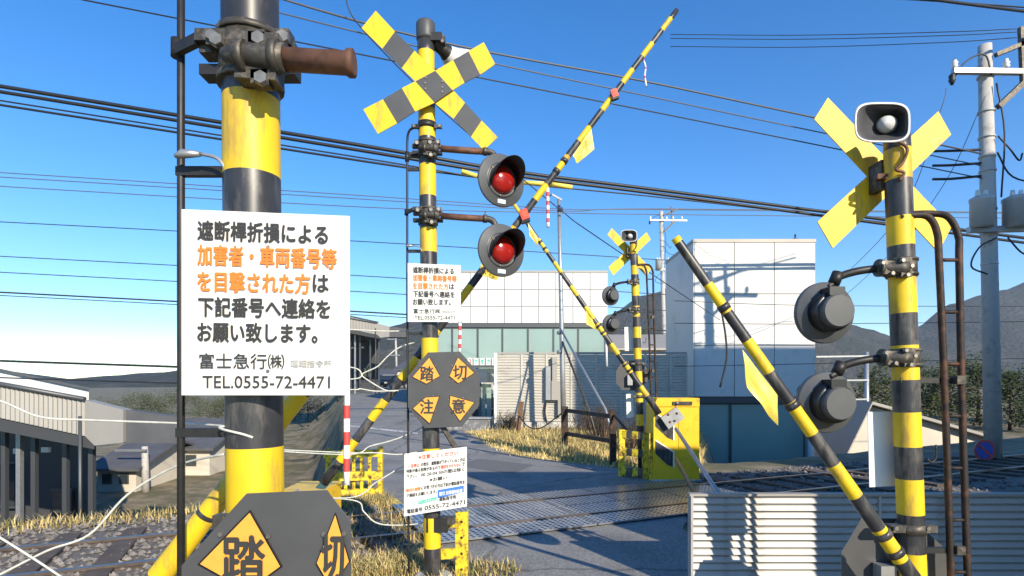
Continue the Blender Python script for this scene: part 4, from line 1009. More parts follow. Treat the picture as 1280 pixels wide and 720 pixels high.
# canopy buildings at the left (station sheds)
def shed(name, label, d, X, xoff, zg, dep=9., far=False):
    """X maps picture columns of the enlarged panel to pixels, rows likewise"""
    t = thing(name, label, 'building', (X(60, 540).x, d, zg))
    kx = X(110, 540).x/d
    p = lambda x, y, dy=0: X(x, y)+Vector((kx*dy, dy, 0))
    # ribbed fascia
    b = MB(); A0, A1, B1, B0 = p(-160, 449), p(152, 512), p(152, 553), p(-160, 492); n = 90
    A0, A1, B1, B0 = p(-160, 452), p(106, 500), p(106, 545), p(-160, 488)
    vs = []
    for k in range(n+1):
        f = k/n; off = Vector((0, -.02 if k % 2 else .02, 0)); vs += [A0.lerp(A1, f)+off, B0.lerp(B1, f)+off]
    b.add(vs, [(2*k, 2*k+2, 2*k+3, 2*k+1) for k in range(n)], M['fascia']); b.build('ribbed_fascia', t, fix=False)
    b = MB(); b.prism([p(106, 500), p(154, 512), p(154, 553), p(118, 557), p(106, 545)], (0, .3, 0), M['fascia']); b.build('corner_fascia', t)
    b = MB(); b.prism([p(154.5, 512, .1), p(225, 522, .1), p(225, 555, .1), p(154.5, 554, .1)], (kx*1.2, 1.2, 0), M['roofdk']); b.build('side_canopy', t)
    b = MB(); b.prism([p(-160, 430, 1.5), p(111, 488, 1.5), p(111, 506, 1.5), p(-160, 455, 1.5)], (kx*3, 3, 0), M['white']); b.build('parapet', t)
    b = MB(); b.prism([p(-160, 427, 1.4), p(112, 485.5, 1.4), p(112, 488.5, 1.4), p(-160, 430.5, 1.4)], (kx*3.2, 3.2, 0), M['roofdk']); b.build('parapet_cap', t)
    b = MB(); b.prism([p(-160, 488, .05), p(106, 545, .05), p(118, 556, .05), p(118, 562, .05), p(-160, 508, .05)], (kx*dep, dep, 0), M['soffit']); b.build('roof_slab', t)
    for k in range(22):
        f = (k+.5)/22; A = p(-160, 452).lerp(p(106, 500), f); b = MB(); b.bar(A+Vector((0, .02, .012)), A+Vector((kx*1.3, 1.3, .012)), .04, .03, M['roofdk']); b.build('roof_seam', t)
    b = MB(); b.tube([p(-160, 451, -.04), p(106, 499, -.04)], (X(3, 0)-X(0, 0)).x, M['frame'], 10); b.build('gutter', t)
    A = p(100, 520, -.06); b = MB(); b.tube([A, Vector((A.x, A.y+.02, zg))], (X(2, 0)-X(0, 0)).x, M['frame'], 8); b.build('downpipe', t)
    for x in (-120, -60, -4, 16, 36, 78, 113):
        b = MB(); A = p(x, 540 if x < 60 else 560, 1.0 if x != 113 else .4); wd = (X(6, 0)-X(0, 0)).x; b.bbox(A.x-wd*.5, A.x+wd*.5, A.y, A.y+wd, zg-.1, A.z, M['frame'] if x != 16 else M['galv']); b.build('column', t)
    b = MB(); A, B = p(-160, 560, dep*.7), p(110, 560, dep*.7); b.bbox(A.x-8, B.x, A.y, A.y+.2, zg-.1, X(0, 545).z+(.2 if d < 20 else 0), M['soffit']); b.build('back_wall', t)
    for x0_, x1_, y0_, y1_ in ((48, 82, 668, 708), (-60, -20, 620, 700)):
        A, B = p(x0_, y0_, dep*.68), p(x1_, y1_, dep*.68); b = MB(); b.bbox(A.x, B.x, A.y-.05, A.y+.02, max(B.z, zg+.1), A.z, M['dkglass']); wn = b.build('window', t)
        for zz in (max(B.z, zg+.1), A.z):
            f = MB(); f.box(((A.x+B.x)/2, A.y-.06, zz), (B.x-A.x+.1, .06, .07), M['frame']); f.build('frame_bar', wn)
    for x, y in ((-2, 585), (42, 583)):
        A, B = p(x-6, y-4, dep*.4), p(x+6, y+4, dep*.4); b = MB(); b.bbox(A.x, B.x, A.y, A.y+.1, B.z, A.z, M['white']); b.build('sign_box', t)
    return t
D = 14.
shed('station_shed', 'flat roofed grey station shed with ribbed fascia at the lower left, behind the railway line', D, lambda x, y: P(x, y, D), 0, gz(-9, 14.5))
D2 = 46.
shed('station_shed', 'distant flat roofed grey shed with dark columns left of the crossing post', D2, lambda x, y: P(*cc(x, y), D2), 0, gz(-9, D2))

def house(name, label, x0p, x1p, d, yeave, yridge, dep, wallm, roofm, ridge_along='x', rf=.5):
    x0, x1 = P(x0p, 0, d).x, P(x1p, 0, d).x; ze, zr = P(0, yeave, d).z, P(0, yridge, d).z; xm = x0+(x1-x0)*rf; zg = gz((x0+x1)/2, d)
    t = thing(name, label, 'house', (xm, d, zg))
    b = MB(); b.bbox(x0, x1, d, d+dep, zg-.3, ze, wallm); 
    if ridge_along == 'y': b.prism([(x0, d, ze), (x1, d, ze), (xm, d, zr-.05)], (0, dep, 0), wallm)
    b.build('wall', t)
    b = MB(); o = .4; th = .12
    if ridge_along == 'x':
        for s in (0, 1):
            ya, yb_ = (d-o, d+dep/2) if s == 0 else (d+dep+o, d+dep/2)
            b.prism([(x0-o, ya, ze-.1), (x1+o, ya, ze-.1), (x1+o, yb_, zr), (x0-o, yb_, zr)], (0, 0, th), roofm)
        b.prism([(x0, d+.02, ze), (x0, d+dep-.02, ze), (x0, d+dep/2, zr-.05)], (.06, 0, 0), wallm); b.prism([(x1-.06, d+.02, ze), (x1-.06, d+dep-.02, ze), (x1-.06, d+dep/2, zr-.05)], (.06, 0, 0), wallm)
    else:
        b.prism([(x0-o, d-o, ze-.15), (xm, d-o, zr), (xm, d-o, zr+th), (x0-o, d-o, ze-.15+th)], (0, dep+2*o, 0), roofm); b.prism([(x1+o, d-o, ze-.15), (x1+o, d-o, ze-.15+th), (xm, d-o, zr+th), (xm, d-o, zr)], (0, dep+2*o, 0), roofm)
    b.build('roof', t)
    for f in (.25, .7):
        wx = x0+(x1-x0)*f; ww = (x1-x0)*.09; zc = zg+(ze-zg)*.55; hh = (ze-zg)*.17 if ze-zg > 1 else .2
        b = MB(); b.bbox(wx-ww-.05, wx+ww+.05, d-.05, d+.02, zc-hh-.05, zc+hh+.05, M['frame']); wn = b.build('window', t)
        b = MB(); b.bbox(wx-ww, wx+ww, d-.062, d-.051, zc-hh, zc+hh, M['dkglass']); b.build('pane', wn)
    return t
# far houses at the left
house('house', 'small pale house with dark roof beyond the distant shed', 474, 490, 75, 469, 462, 6, M['cream'], M['roofdk'])
house('house', 'dark roofed house seen between the distant shed and the crossing post', 497, 520, 68, 462, 453, 8, M['cream'], M['roofdk'])
house('house', 'low pale house at the bottom left beside the station shed', 122, 170, 26, 585, 560, 6, M['cream'], M['roofdk'])
house('house', 'dark roofed house behind the close post at the left', 178, 262, 30, 560, 530, 7, M['cream'], M['roofdk'])
# right: gabled house with slatted awning
hs = house('house', 'beige gable house with pale roof edge behind the round blue sign at the right', 1046, 1420, 24, 600, 505, 8, M['cream'], M['fascia'], 'y', .1)
aw = thing('slatted_awning', 'low awning of slanting boards along the beige house at the right', 'awning', P(1220, 600, 18))
for k in range(14):
    b = MB(); xq = 1060+k*26; b.bar(P(xq, 588, 19), P(xq+26, 619, 18), .14, .03, M['cream'] if k % 3 else M['fascia'], (0, 0, 1)); b.build('board', aw)
b = MB(); b.bar(P(1050, 586, 19.1), P(1440, 586, 19.1), .06, .08, M['rustdk']); b.build('rail', aw)
b = MB(); b.bar(P(1060, 622, 17.9), P(1450, 622, 17.9), .06, .08, M['rustdk']); b.build('rail', aw)
for xq in (1070, 1200, 1330):
    b = MB(); A = P(xq, 622, 17.9); b.bbox(A.x-.05, A.x+.05, A.y-.05, A.y+.05, gz(A.x, A.y)-.1, A.z, M['rustdk']); b.build('post', aw)

# buildings behind the camera's right shoulder: unseen blocks placed and slanted to throw the shade on the road and fence
def block(label, x0, x1, y1, dep, h, m):
    sh_ = Vector((.535*dep, -.845*dep, 0)); t = thing('shade_building', label, 'building', (x0, y1, 0))
    fp = [Vector((x0, y1, -.2)), Vector((x1, y1, -.2)), Vector((x1, y1, -.2))+sh_, Vector((x0, y1, -.2))+sh_]
    b = MB(); b.prism(fp, (0, 0, h-.05), m); b.build('wall', t)
    b = MB(); b.prism([p+Vector((0, 0, h-.047)) for p in fp], (0, 0, .247), M['roofdk']); b.build('roof', t)
    n = max(2, int((x1-x0)/2.4))
    for k in range(n):
        for z in [1.0+2.9*i for i in range(int(h/3.2)+1)]:
            if z+1.5 > h-.4: continue
            xc = x0+(x1-x0)*(k+.5)/n; w_ = MB(); w_.bbox(xc-.6, xc+.6, y1, y1+.05, z, z+1.3, M['frame']); wo = w_.build('window', t)
            w_ = MB(); w_.bbox(xc-.54, xc+.54, y1+.051, y1+.06, z+.06, z+1.24, M['dkglass']); w_.build('pane', wo)
    return t
block('unseen two storey beige block at the right, shaped to shade the road', 4.22, 11, 1.5, 9, 5.25, M['cream'])
block('unseen tall grey block at the right, added to shade the sheet fence', 12.9, 27, -.1, 12, 14.2, M['concwall'])

# ------------------------------------------------------------------ parked cars far left
def car(label, c, yaw, paint, s=1.0):
    t = thing('parked_car', label, 'car', c); rot = Matrix.Rotation(yaw, 3, 'Z'); c = Vector(c)
    prof = [(-2.1, .35), (-2.1, .75), (-1.3, .92), (-.7, 1.42), (1.1, 1.45), (1.75, 1.0), (2.1, .9), (2.15, .35)]
    tr = lambda x, y, z: c+rot @ Vector((x, y, z))*s
    b = MB(); b.prism([tr(x, -.82, z) for x, z in prof], rot @ Vector((0, 1.64, 0))*s, paint); b.build('body', t)
    b = MB()
    for sy in (-.83, .825): b.prism([tr(-1.15, sy, .95), tr(-.65, sy, 1.36), tr(1.05, sy, 1.38), tr(1.55, sy, 1.0)], rot @ Vector((0, .006, 0)), M['dkglass'])
    b.build('side_windows', t)
    b = MB(); b.prism([tr(-1.33, -.7, .945), tr(-1.33, .7, .945), tr(-.74, .62, 1.40), tr(-.74, -.62, 1.40)], rot @ Vector((-.01, 0, .012)), M['dkglass']); b.build('windscreen', t)
    for x in (-1.35, 1.35):
        for y in (-.8, .8):
            b = MB(); b.lathe(tr(x, y-.1, .32), rot @ Vector((0, 1, 0)), [(0, 0), (.2, 0), (.32, .02), (.32, .18), (.2, .2), (0, .2)], [M['silver'], M['rubber'], M['rubber'], M['rubber'], M['silver']], 16); b.build('wheel', t)
    for y in (-.6, .6):
        b = MB(); b.box(tr(-2.11, y, .66), (.04, .3, .14), M['horn'], rot); b.build('headlight', t)
    return t
p = P(490, 0, 58); car('dark car parked by the distant shed', (p.x, p.y, gz(p.x, p.y)), R(70), M['carpaint'])
p = P(478, 0, 63); car('silver car parked behind the dark car', (p.x, p.y, gz(p.x, p.y)), R(60), M['silver'])
p = P(592, 0, 26); car('dark car half hidden behind the octagonal board', (p.x-.4, p.y, gz(p.x, p.y)), R(160), M['carpaint'])

# ------------------------------------------------------------------ utility poles and wires
def utility_pole(label, d, V, zg, group='utility poles', fine=True):
    """V(x,y) panel rows to points"""
    bot = V(1243, 617); top = V(1231, 57); k = (V(1, 0)-V(0, 0)).x
    base = bot.copy(); base += (bot-top).normalized()*((bot.z-zg)/(top.z-bot.z)*(top-bot).length); base.z = zg
    t = thing('utility_pole', label, 'utility pole', base, group)
    b = MB(); b.tube([base-Vector((0, 0, .2)), base.lerp(top, .5), top], [k*9.5, k*8.6, k*7.2], M['conc'], 18); b.build('pole', t)
    def ca(x0, y0, x1, y1, w_, m, n='crossarm'):
        b = MB(); b.bar(V(x0, y0)-Vector((0, k*9, 0)), V(x1, y1)-Vector((0, k*9, 0)), k*w_, k*w_, m); b.build(n, t)
    ca(1184, 94, 1330, 96, 6, M['galv']); ca(1237, 74, 1300, 48, 5, M['iron'], 'bracket'); ca(1240, 138, 1280, 100, 6, M['iron'], 'brace'); ca(1268, 40, 1271, 110, 5, M['iron'], 'bracket')
    ca(1203, 290, 1330, 287, 7, M['galv'])
    for x in (1186, 1250, 1275, 1310):
        b = MB(); q_ = V(x, 90)-Vector((0, k*9, 0)); b.lathe(q_, (0, 0, 1), [(k*2, 0), (k*4, k*2), (k*2.5, k*4), (k*4, k*6), (k*2.5, k*8), (k*2, k*11), (0, k*11)], M['white'], 10); b.build('insulator', t)
    b = MB(); q_ = V(1183, 97)-Vector((0, k*9, 0)); b.lathe(q_, (0, 0, -1), [(k*1.5, 0), (k*4, k*3), (k*3, k*6), (k*4, k*8), (k*1.5, k*14), (0, k*14)], M['ironblk'], 10); b.build('insulator', t)
    for x in (1217, 1260):
        b = MB(); q_ = V(x, 288)-Vector((0, k*12, 0)); r = k*(12 if x < 1240 else 14); b.lathe(q_, (0, 0, 1), [(0, 0), (r, 0), (r, k*32), (r*1.06, k*33), (r*1.06, k*36), (r*.6, k*39), (0, k*40)], M['trans'], 20)
        for dx in (-5, 5): b.lathe(q_+Vector((k*dx, 0, k*38)), (0, 0, 1), [(k*2, 0), (k*3, k*2), (k*2, k*8), (0, k*8)], M['white'], 8)
        b.build('transformer', t)
    for y in (96, 140, 172, 196, 214, 262, 292, 330):
        b = MB(); b.tube([V(1231+(y-57)*.0214, y-1.3), V(1231+(y-57)*.0214, y+1.3)], k*9.0, M['trans'], 14); b.build('pole_band', t)
    b = MB()
    for pts in ([(1238, 175), (1252, 190), (1264, 205), (1268, 196)], [(1237, 195), (1256, 225), (1300, 235)], [(1230, 100), (1222, 75), (1200, 82), (1186, 100)], [(1236, 300), (1215, 312), (1205, 335), (1225, 345)], [(1250, 300), (1270, 320), (1295, 318)], [(1236, 110), (1246, 170), (1242, 250)]):
        b.tube(bez([V(*q_)-Vector((0, k*11, 0)) for q_ in pts], 5), k*1.0, M['wire'], 6)
    b.build('jumper_cables', t)
    return t
DU = 13.
up_near = utility_pole('close concrete utility pole with transformers at the right edge of the picture', DU, lambda x, y: P(x, y, DU), gz(11, 13))
DF = 13*Z
utility_pole('distant concrete utility pole with transformers behind the small crossing post', DF, lambda x, y: P(*cc(x, y), DF), gz(11, DF))
t = thing('utility_pole', 'tiny far utility pole under the distant shed canopy edge', 'utility pole', (P(495, 0, 80).x, 80, gz(0, 70)), 'utility poles')
b = MB(); b.tube([P(496, 470, 80), P(494.5, 422, 80)], [.16, .13], M['conc'], 10); b.build('pole', t)
for y, x0_, x1_ in ((424, 484, 496), (444, 488, 500)):
    b = MB(); b.bar(P(x0_, y, 79.8), P(x1_, y, 79.8), .12, .12, M['galv']); b.build('crossarm', t)
t = thing('utility_pole', 'slim utility pole rising beside the station shed at the lower left', 'utility pole', (P(181, 0, 26).x, 26, gz(-17, 26)), 'utility poles')
b = MB(); A = P(181, 558, 26); b.tube([Vector((A.x+.05, 26, gz(A.x, 26))), A], [.17, .13], M['conc'], 12); b.build('pole', t)
for y, x0_, x1_ in ((563, 144, 183), (618, 160, 186)):
    b = MB(); b.bar(P(x0_, y, 25.8), P(x1_, y, 25.8), .1, .1, M['galv']); b.build('crossarm', t)
# round blue no-parking sign on the near utility pole
sg = thing('round_sign', 'round blue sign with red rim and slash fixed beside the close utility pole', 'road sign', P(1231, 563, 12.7))
c = P(1231, 563, 12.62); b = MB(); b.lathe(c, (0, -1, 0), [(0, -.01), (.24, -.01), (.24, .0), (.19, .0)], [M['galv'], M['galv'], M['redtape']], 32, False); b.build('rim', sg)
b = MB(); b.lathe(c, (0, -1, 0), [(.192, .001), (.19, .004), (0, .004)], M['signblue'], 32, False); b.build('face', sg)
b = MB(); b.bar(c+Vector((-.13, -.008, .13)), c+Vector((.13, -.008, -.13)), .004, .045, M['redtape'], (1, 0, 1)); b.build('slash', sg)
b = MB(); b.bar(c+Vector((0, .03, 0)), P(1242, 563, 12.9), .03, .04, M['galv']); b.build('bracket', sg)

def wire(pts, r, label, m='wire', group='overhead wires', n=10, name='overhead_wire'):
    b = MB(); b.tube(bez(pts, n), r, M[m], 6); return tag(b.build(name), label, 'wire', group)
WG = 'overhead wires'
wire([P(-200, -190, 9), P(438, 24, 10), P(842, 109, 11.5), P(1226, 192, 12.9)], .018, 'topmost dark wire crossing the middle sky down to the close utility pole', 'wireg')
wire([P(-200, -130, 9), P(438, 38, 10), P(842, 127, 11.5), P(1226, 207, 12.9)], .012, 'thin pale wire second from the top across the middle sky', 'wireg')
wire([P(-200, -60, 9), P(438, 65.5, 10), P(842, 145, 11.5), P(1228, 223, 12.9)], .012, 'thin dark wire third from the top across the middle sky')
wire([P(430, -8, 9.8), P(446, 28, 9.9), P(510, 96, 10.5), P(575, 158, 11), P(700, 262, 12), P(752, 300, 12.6), P(900, 400, 19.5)], .012, 'thin wire falling steeply behind the striped cross')
wire([P(-200, 75, 14), P(438, 179.5, 15), P(640, 214, 16), P(842, 240, 17), P(1300, 300, 19)], .05, 'thick cable bundle crossing behind the upper lamp')
wire([P(-200, 82, 14), P(438, 186, 15), P(640, 219, 16), P(842, 245, 17), P(1300, 306, 19)], .045, 'second thick cable just below the bundle behind the upper lamp')
wire([P(-200, 94, 14), P(438, 195, 15), P(640, 228, 16), P(842, 248.5, 17), P(1300, 300, 19)], .02, 'thin cable under the thick bundle behind the upper lamp')
wire([P(-200, 100, 14), P(438, 199, 15), P(600, 222, 15.8)], .03, 'short thick cable ending at the yellow insulating tube')
for (xa, ya, xb_, yb_) in ((577, 214, 596, 220), (653, 228, 690, 230.5), (690, 230.5, 715, 234)):
    b = MB(); b.tube([P(xa, ya, 15.6), P(xb_, yb_, 15.7)], .062, M['vinyl'], 10); tag(b.build('insulating_tube'), {577: 'yellow insulating tube on the cable left of the upper lamp', 653: 'yellow insulating tube on the cable right of the upper lamp', 690: 'yellow insulating tube on the cable crossed by the rising arm'}[xa], 'cable tube', 'yellow cable tubes')
for k, (yl, ym, yr, lb) in enumerate(((228, 243.5, 262, 'thin wire level with the upper lamp foot'), (234, 248, 261, 'thin lower wire level with the upper lamp foot'), (246, 258, 268, 'faint third wire level with the lower pipe'))):
    wire([P(-200, yl-25, 36), P(438, ym, 38), P(700, 261+k*2.5, 40), P(824, yr, 42), P(1400, yr+6, 46)], .03, lb, 'wireg')
for (yl, ym, lb) in ((310, 344, 'level wire passing left of the large notice, upper'), (368, 364, 'level wire passing left of the large notice, middle'), (451, 389, 'double dark cable passing left of the large notice, low'), (458, 393, 'level wire just under the low double cable'), (300, 301, 'faint wire left of the crossing post, upper')):
    yl2 = ym-26 if yl != 451 else ym-20
    wire([P(-200, ym-34, 33), P(225, ym-12, 35), P(438, ym, 36), P(640, ym+12, 37), P(860, ym+26, 39)], .028 if yl != 451 else .05, lb)
wire([P(-60, 447, 6), P(0, 451, 6), P(220, 458.5, 6), P(330, 463, 6)], .014, 'dark low cable left of the large notice, above the station shed roof'); wire([P(-60, 468, 6), P(0, 472, 6), P(220, 479, 6), P(330, 483, 6)], .008, 'thin cable just above the station shed roof')
wire([P(780, 53, 12.9), P(843, 52, 12.9), P(1060, 49, 12.9), P(1186, 41, 13), P(1270, 36, 13)], .014, 'upper level wire meeting the close utility pole from the left', 'wire') if False else None
for (ya, yb_, lb) in ((44, 36, 'top level wire reaching the close utility pole from the middle'), (49, 40, 'second level wire reaching the close utility pole'), (59, 47, 'third level wire reaching the close utility pole')):
    wire([P(838, ya-1, 16), P(1000, ya, 15), P(1180, (ya+yb_)/2, 13.5), P(1271, yb_, 13)], .009, lb)
wire([P(1140, -4, 11), P(1280, 14, 12), P(1400, 28, 13)], .03, 'thick dark cable in the top right corner')
wire([P(1100, -3, 11), P(1180, 2, 11.5), P(1290, 10, 12), P(1400, 20, 13)], .015, 'thin cable in the top right corner')
wire([P(1183, 110, 12.8), P(1175, 140, 12.8), P(1130, 260, 14), P(1060, 340, 17), P(1000, 392, 20)], .008, 'thin drop wire from the close utility pole crossarm to the white building', 'wireg')
wire([P(1232, 120, 12.8), P(1180, 230, 14), P(1110, 320, 17), P(1010, 410, 20)], .008, 'thin drop wire from the close utility pole head', 'wireg')
for k, y in enumerate((190, 207, 223)):
    b = MB(); b.tube(bez([P(1166, y-1+k, 12.85), P(1190, y-1.5+k, 12.85), P(1226, y-3, 12.9)], 3), .03, M['wire'], 8); tag(b.build('cable_sleeve'), ['upper', 'middle', 'lower'][k]+' dark cable sleeve at the left of the close utility pole', 'cable', 'cable sleeves')
for (yl, yr, lb) in ((376, 383, 'wire across the right white building, upper'), (404, 402, 'wire across the right white building, middle'), (458, 448, 'cable across the right white building above its windows')):
    wire([P(843, yl, 18), P(1000, (yl+yr)/2+2, 18), P(1280, yr, 18), P(1400, yr-2, 18)], .011, lb)
for (yl, yr, lb) in ((387, 398, 'wire across the middle white building, upper'), (458-65, 404, 'wire across the middle white building, lower')):
    pass
# telecom racks on poles beyond the lamps (right)
t = thing('aerial_mast', 'pale lattice of aerial bars beside the close white building', 'aerial', P(1084, 520, 30)); 
b = MB(); b.tube([P(1084, 640, 30), P(1083, 440, 30)], .12, M['galv'], 10); b.build('pole', t)
for y in (446, 476, 500, 520, 541, 552):
    b = MB(); b.bar(P(1020, y, 29.8), P(1086, y-1, 29.8), .08, .08, M['galv']); b.build('bar', t)
b = MB(); b.tube([P(1065, 552, 29.7), P(1065, 520, 29.7)], .06, M['white'], 8); b.build('bar', t)

# ------------------------------------------------------------------ ropes strung round the left verge
def rope(pts, r, label):
    b = MB(); b.tube(bez(pts, 7), r, M['rope'], 6); return tag(b.build('rope'), label, 'rope', 'pale ropes round the left verge')
rope([P(-40, 496, 1.75), P(0, 501, 1.75), P(50, 521, 1.75), P(110, 525, 1.75), P(222, 529, 1.68), *[Vector((-.7205+.0785*math.cos(R(a_)), 1.547+.0785*math.sin(R(a_)), H+(HY-y_)/F*1.5)) for a_, y_ in ((-172, 533.5), (-150, 534.5), (-125, 536), (-100, 538.5), (-80, 541.5), (-62, 546))]], .0035, 'pale rope running level to the close left post, across the station shed roof')
rope([P(-40, 735, 1.75), P(0, 718, 1.75), P(60, 688, 1.75), P(112, 668, 1.75), P(160, 618, 1.75), P(222, 582, 1.7), P(283, 567, 1.545)], .0038, 'pale rope climbing in a bend to the close left post')
rope([P(-40, 650, 1.7), P(0, 672, 1.7), P(60, 710, 1.7), P(110, 745, 1.7)], .0035, 'pale rope crossing downward at the lower left corner')
st = MB(); st.bbox(P(345, 0, 5.1).x-.03, P(345, 0, 5.1).x+.03, 5.08, 5.14, -.05, 2.6, M['wood']); tag(st.build('wooden_stake'), 'wooden stake behind the large notice that holds the ropes', 'stake')
RS = P(345, 0, 5.1).x
D = 5.0
for pts, lb in (([(438, 412), (480, 414), (509, 414), (540, 417), (549, 421)], 'pale rope running level into the crossing post under its upper notice'),
                ([(438, 474), (455, 466), (472, 458), (484, 446), (500, 434), (528, 425)], 'pale rope rising in a bend toward the crossing post'),
                ([(438, 459), (455, 472), (480, 487), (494, 489)], 'pale rope falling right onto the road edge at the distant shed'),
                ([(438, 487), (450, 486), (470, 489), (500, 488)], 'pale rope lying level below the distant shed'),
                ([(438, 568), (462, 558), (485, 552), (505, 545), (528, 534)], 'pale rope rising from the rusty yellow frame to the octagonal board'),
                ([(438, 566), (470, 566), (500, 568), (540, 562)], 'pale rope running level above the rusty yellow frame'),
                ([(438, 622), (470, 603), (500, 585), (525, 575)], 'pale rope slanting up behind the lower notice'),
                ([(440, 625), (455, 640), (475, 655), (520, 655), (545, 645)], 'pale rope sagging near the ground below the lower notice')):
    rope([Vector((RS, 5.1, 1.72-(pts[0][1]-HY-4)/F*5.1))]+[P(x, y, D) for x, y in pts], .0062, lb)

# ------------------------------------------------------------------ vegetation
def tree(label, px, d, ytop, wpx, seed, m, ybase=None):
    rr = random.Random(seed); x = P(px, 0, d).x; zg = gz(x, d); zt = P(0, ytop, d).z; h = zt-zg; w_ = wpx/F*d
    t = thing('tree', label, 'tree', (x, d, zg), 'trees at the foot of the mountain')
    b = MB(); b.tube([(x, d, zg-.2), (x+.1, d, zg+h*.35), (x-.05, d, zg+h*.85)], [.03*h, .022*h, .006*h], M['bark'], 8)
    for k in range(7):
        a = rr.uniform(0, 6.28); z0 = zg+h*rr.uniform(.25, .7); b.tube([(x, d, z0), (x+math.cos(a)*w_*.3, d+math.sin(a)*w_*.3, z0+h*.14)], [.012*h, .004*h], M['bark'], 6)
    b.build('trunk', t)
    cl = MB(); clumps = []
    for k in range(40):
        f = rr.random()**.9; zz = zg+h*(.10+.86*f); rad = w_*.5*(1-.75*f)*(.5+.5*rr.random()); a = rr.uniform(0, 6.28)
        clumps.append((x+math.cos(a)*rad, d+math.sin(a)*rad, zz, w_*rr.uniform(.10, .22)))
    for (cx, cy, cz, cr) in clumps:
        for k in range(120):
            v = Vector((rr.gauss(0, 1), rr.gauss(0, 1), rr.gauss(0, .7))).normalized()*cr*rr.uniform(.4, 1.1); c = Vector((cx, cy, cz))+v
            s = rr.uniform(.035, .075)*h*.35; u = Vector((rr.gauss(0, 1), rr.gauss(0, 1), rr.gauss(0, 1))).normalized(); q_ = u.orthogonal().normalized()
            cl.add([c-u*s, c+q_*s*.6, c+u*s, c-q_*s*.6], [(0, 1, 2, 3)], m if rr.random() < .7 else M['leafb'])
    cl.build('crown', t, fix=False)
specs = [(1045, 44, 482, 90, 'dark tree left of the close post'), (1090, 40, 455, 85, 'dark tree directly behind the close right post'), (1140, 48, 448, 80, 'broad dark tree right of the close right post'), (1180, 42, 455, 80, 'dark evergreen behind the ladder'),
         (1222, 46, 445, 85, 'dark evergreen just left of the close utility pole'), (1262, 40, 462, 80, 'dark evergreen just right of the close utility pole'), (1310, 44, 452, 90, 'dark evergreen at the right edge of the picture'),
         (128, 62, 502, 70, 'dark tree in the low ground right of the station shed'), (176, 66, 494, 75, 'dark tree behind the slim utility pole at the lower left'), (226, 70, 490, 80, 'dark tree just left of the large notice bottom edge'), (272, 60, 498, 70, 'dark tree low behind the close left post'),
         (384, 60, 500, 75, 'dark tree right of the close left post under the large notice'), (412, 70, 494, 60, 'dark tree behind the striped tube under the large notice'),
         (772, 60, 424, 40, 'small dark tree behind the small crossing post'), (800, 64, 414, 46, 'dark tree between small crossing post and far utility pole'), (842, 60, 412, 50, 'dark tree right of the far utility pole')]
for i, (px, d, yt, wp, lb) in enumerate(specs): tree(lb, px, d, yt, wp, 40+i, M['leaf'])
# houses roof line behind small post
house('house', 'low beige house with pale roof edge beyond the sheet fence at the right', 776, 880, 34, 436, 414, 7, M['cream'], M['fascia'])

def grass(name, n, sampler, hmin, hmax, mats, seed, lean=.5, wd=.008):
    rr = random.Random(seed); b = MB(); k = 0
    while k < n:
        x, y, s = sampler(rr); k += 1
        z = gz(x, y); h = rr.uniform(hmin, hmax)*s; a = rr.uniform(0, 6.28); ln = rr.uniform(.1, lean)*h; w2 = wd*rr.uniform(.6, 1.5)
        dx, dy = math.cos(a), math.sin(a); px_, py_ = -dy*w2, dx*w2
        b.add([(x-px_, y-py_, z), (x+px_, y+py_, z), (x+dx*ln*.4+px_*.7, y+dy*ln*.4+py_*.7, z+h*.6), (x+dx*ln*.4-px_*.7, y+dy*ln*.4-py_*.7, z+h*.6), (x+dx*ln, y+dy*ln, z+h*.95)],
              [(0, 1, 2, 3), (3, 2, 4)], M[rr.choice(mats)])
    return b.build(name, kind='stuff', fix=False)
def s_bank(rr):
    while True:
        y = rr.uniform(11.3, 18.6); x = rr.uniform(-1.6, 6)
        r = road_x(y)[1]
        if x > r+rr.uniform(-.25, .15) and x < .34*y:
            return x, y, .45+.75*sm((x-r)/1.5)+(.9 if rr.random() < .04 else 0)
grass('dry_grass', 34000, s_bank, .05, .24, ['dry', 'dry', 'dry', 'dryb'], 1, .9, .010)
def s_left(rr):
    while True:
        y = rr.uniform(4.9, 9.4); x = rr.uniform(-4.2, -.45); l = road_x(y)[0]
        off = abs((Vector((x, y))-T0).dot(TN))
        if x < l-.02 and x/y > -.36 and (off > 1.25 or rr.random() < .10): return x, y, 1
grass('verge_weeds', 12000, s_left, .03, .17, ['dry', 'dryb', 'dryb', 'weed', 'dry'], 2, 1.5, .005)
def s_farleft(rr):
    y = rr.uniform(4.6, 9); x = rr.uniform(-9, -.36*y)
    while abs((Vector((x, y))-T0).dot(TN)) < 1.4: y = rr.uniform(4.6, 9); x = rr.uniform(-9, -.36*y)
    return x, y, 1
grass('trackside_weeds', 7000, s_farleft, .03, .16, ['dry', 'dryb', 'weed', 'dryb'], 3, 1.5, .007)
def s_foot(rr):
    a = rr.uniform(0, 6.28); r = rr.random()**.5*.55; return -.62+math.cos(a)*r*1.3, 5.05+math.sin(a)*r*.6, 1
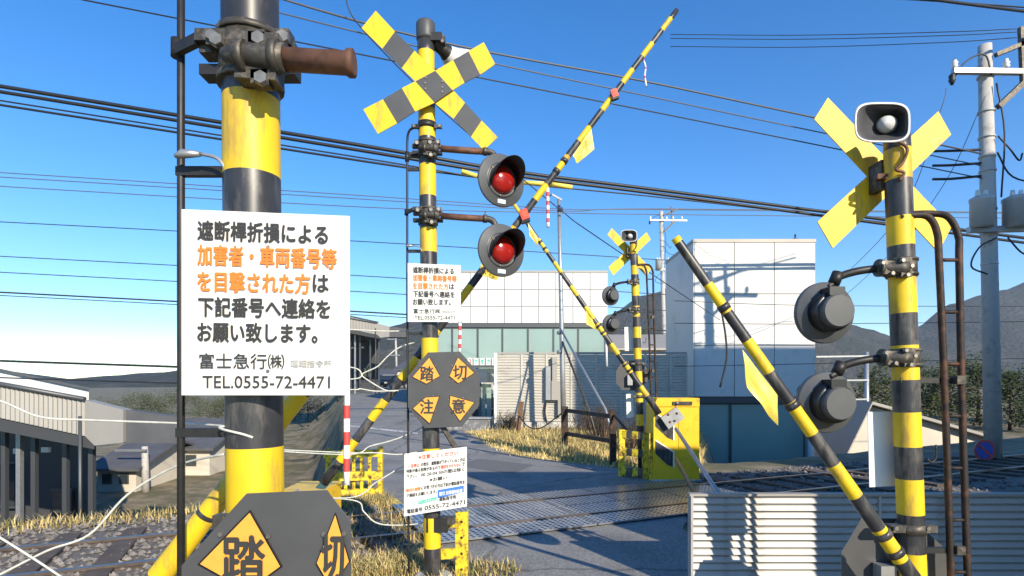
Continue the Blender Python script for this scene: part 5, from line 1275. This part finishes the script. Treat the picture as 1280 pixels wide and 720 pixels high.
grass('foot_weeds', 1500, s_foot, .03, .15, ['dry', 'dryb', 'weed', 'weed'], 4, 1.0, .005)
# bare thorny shrub behind the checked frame
def shrub(label, x, y, h, w_, seed, n=60):
    rr = random.Random(seed); t = thing('bare_shrub', label, 'shrub', (x, y, gz(x, y)), 'bare winter shrubs'); b = MB()
    for k in range(n):
        a = rr.uniform(0, 6.28); hh = h*rr.uniform(.5, 1); r = w_*rr.random(); p0 = Vector((x+math.cos(a)*r*.3, y+math.sin(a)*r*.3, gz(x, y)))
        p1 = p0+Vector((math.cos(a)*r*.4, math.sin(a)*r*.4, hh*.55)); p2 = p1+Vector((rr.uniform(-.2, .2), rr.uniform(-.2, .2), hh*.45)); b.tube([p0, p1, p2], [.012, .008, .003], M['bark'], 4, False)
        for j in range(4): c = p1.lerp(p2, rr.random()); e = c+Vector((rr.uniform(-.2, .2), rr.uniform(-.2, .2), rr.uniform(0, .2))); b.tube([c, e], [.005, .002], M['bark'], 3, False)
    b.build('stems', t, fix=False)
for i, (px, d, h, w_, lb) in enumerate(((752, 15.5, 1.3, .8, 'bare brown shrub behind the brown rail fence'), (790, 13.2, 1.0, .8, 'bare brown shrub behind the checked barrier frame'), (735, 17.5, .9, .8, 'low bare shrub at the foot of the sheet fence'), (640, 18.4, .7, .7, 'low dry shrub by the pale stone wall end'))):
    p = P(px, 0, d); shrub(lb, p.x, p.y, h, w_, 60+i, 70)

# ------------------------------------------------------------------ air between here and the mountains
hz = MB(); hz.bbox(-2600, 2600, -80, 2600, -45, 330, None)
hm = bpy.data.materials.new('haze_air'); hm.use_nodes = True; hn = hm.node_tree; hn.nodes.clear()
ho = hn.nodes.new('ShaderNodeOutputMaterial'); pv = hn.nodes.new('ShaderNodeVolumePrincipled')
pv.inputs['Color'].default_value = (.80, .88, 1, 1); pv.inputs['Density'].default_value = .00016; pv.inputs['Anisotropy'].default_value = .2
hn.links.new(pv.outputs[0], ho.inputs['Volume'])
hz.ml = [hm]; hz.build('haze', kind='stuff')
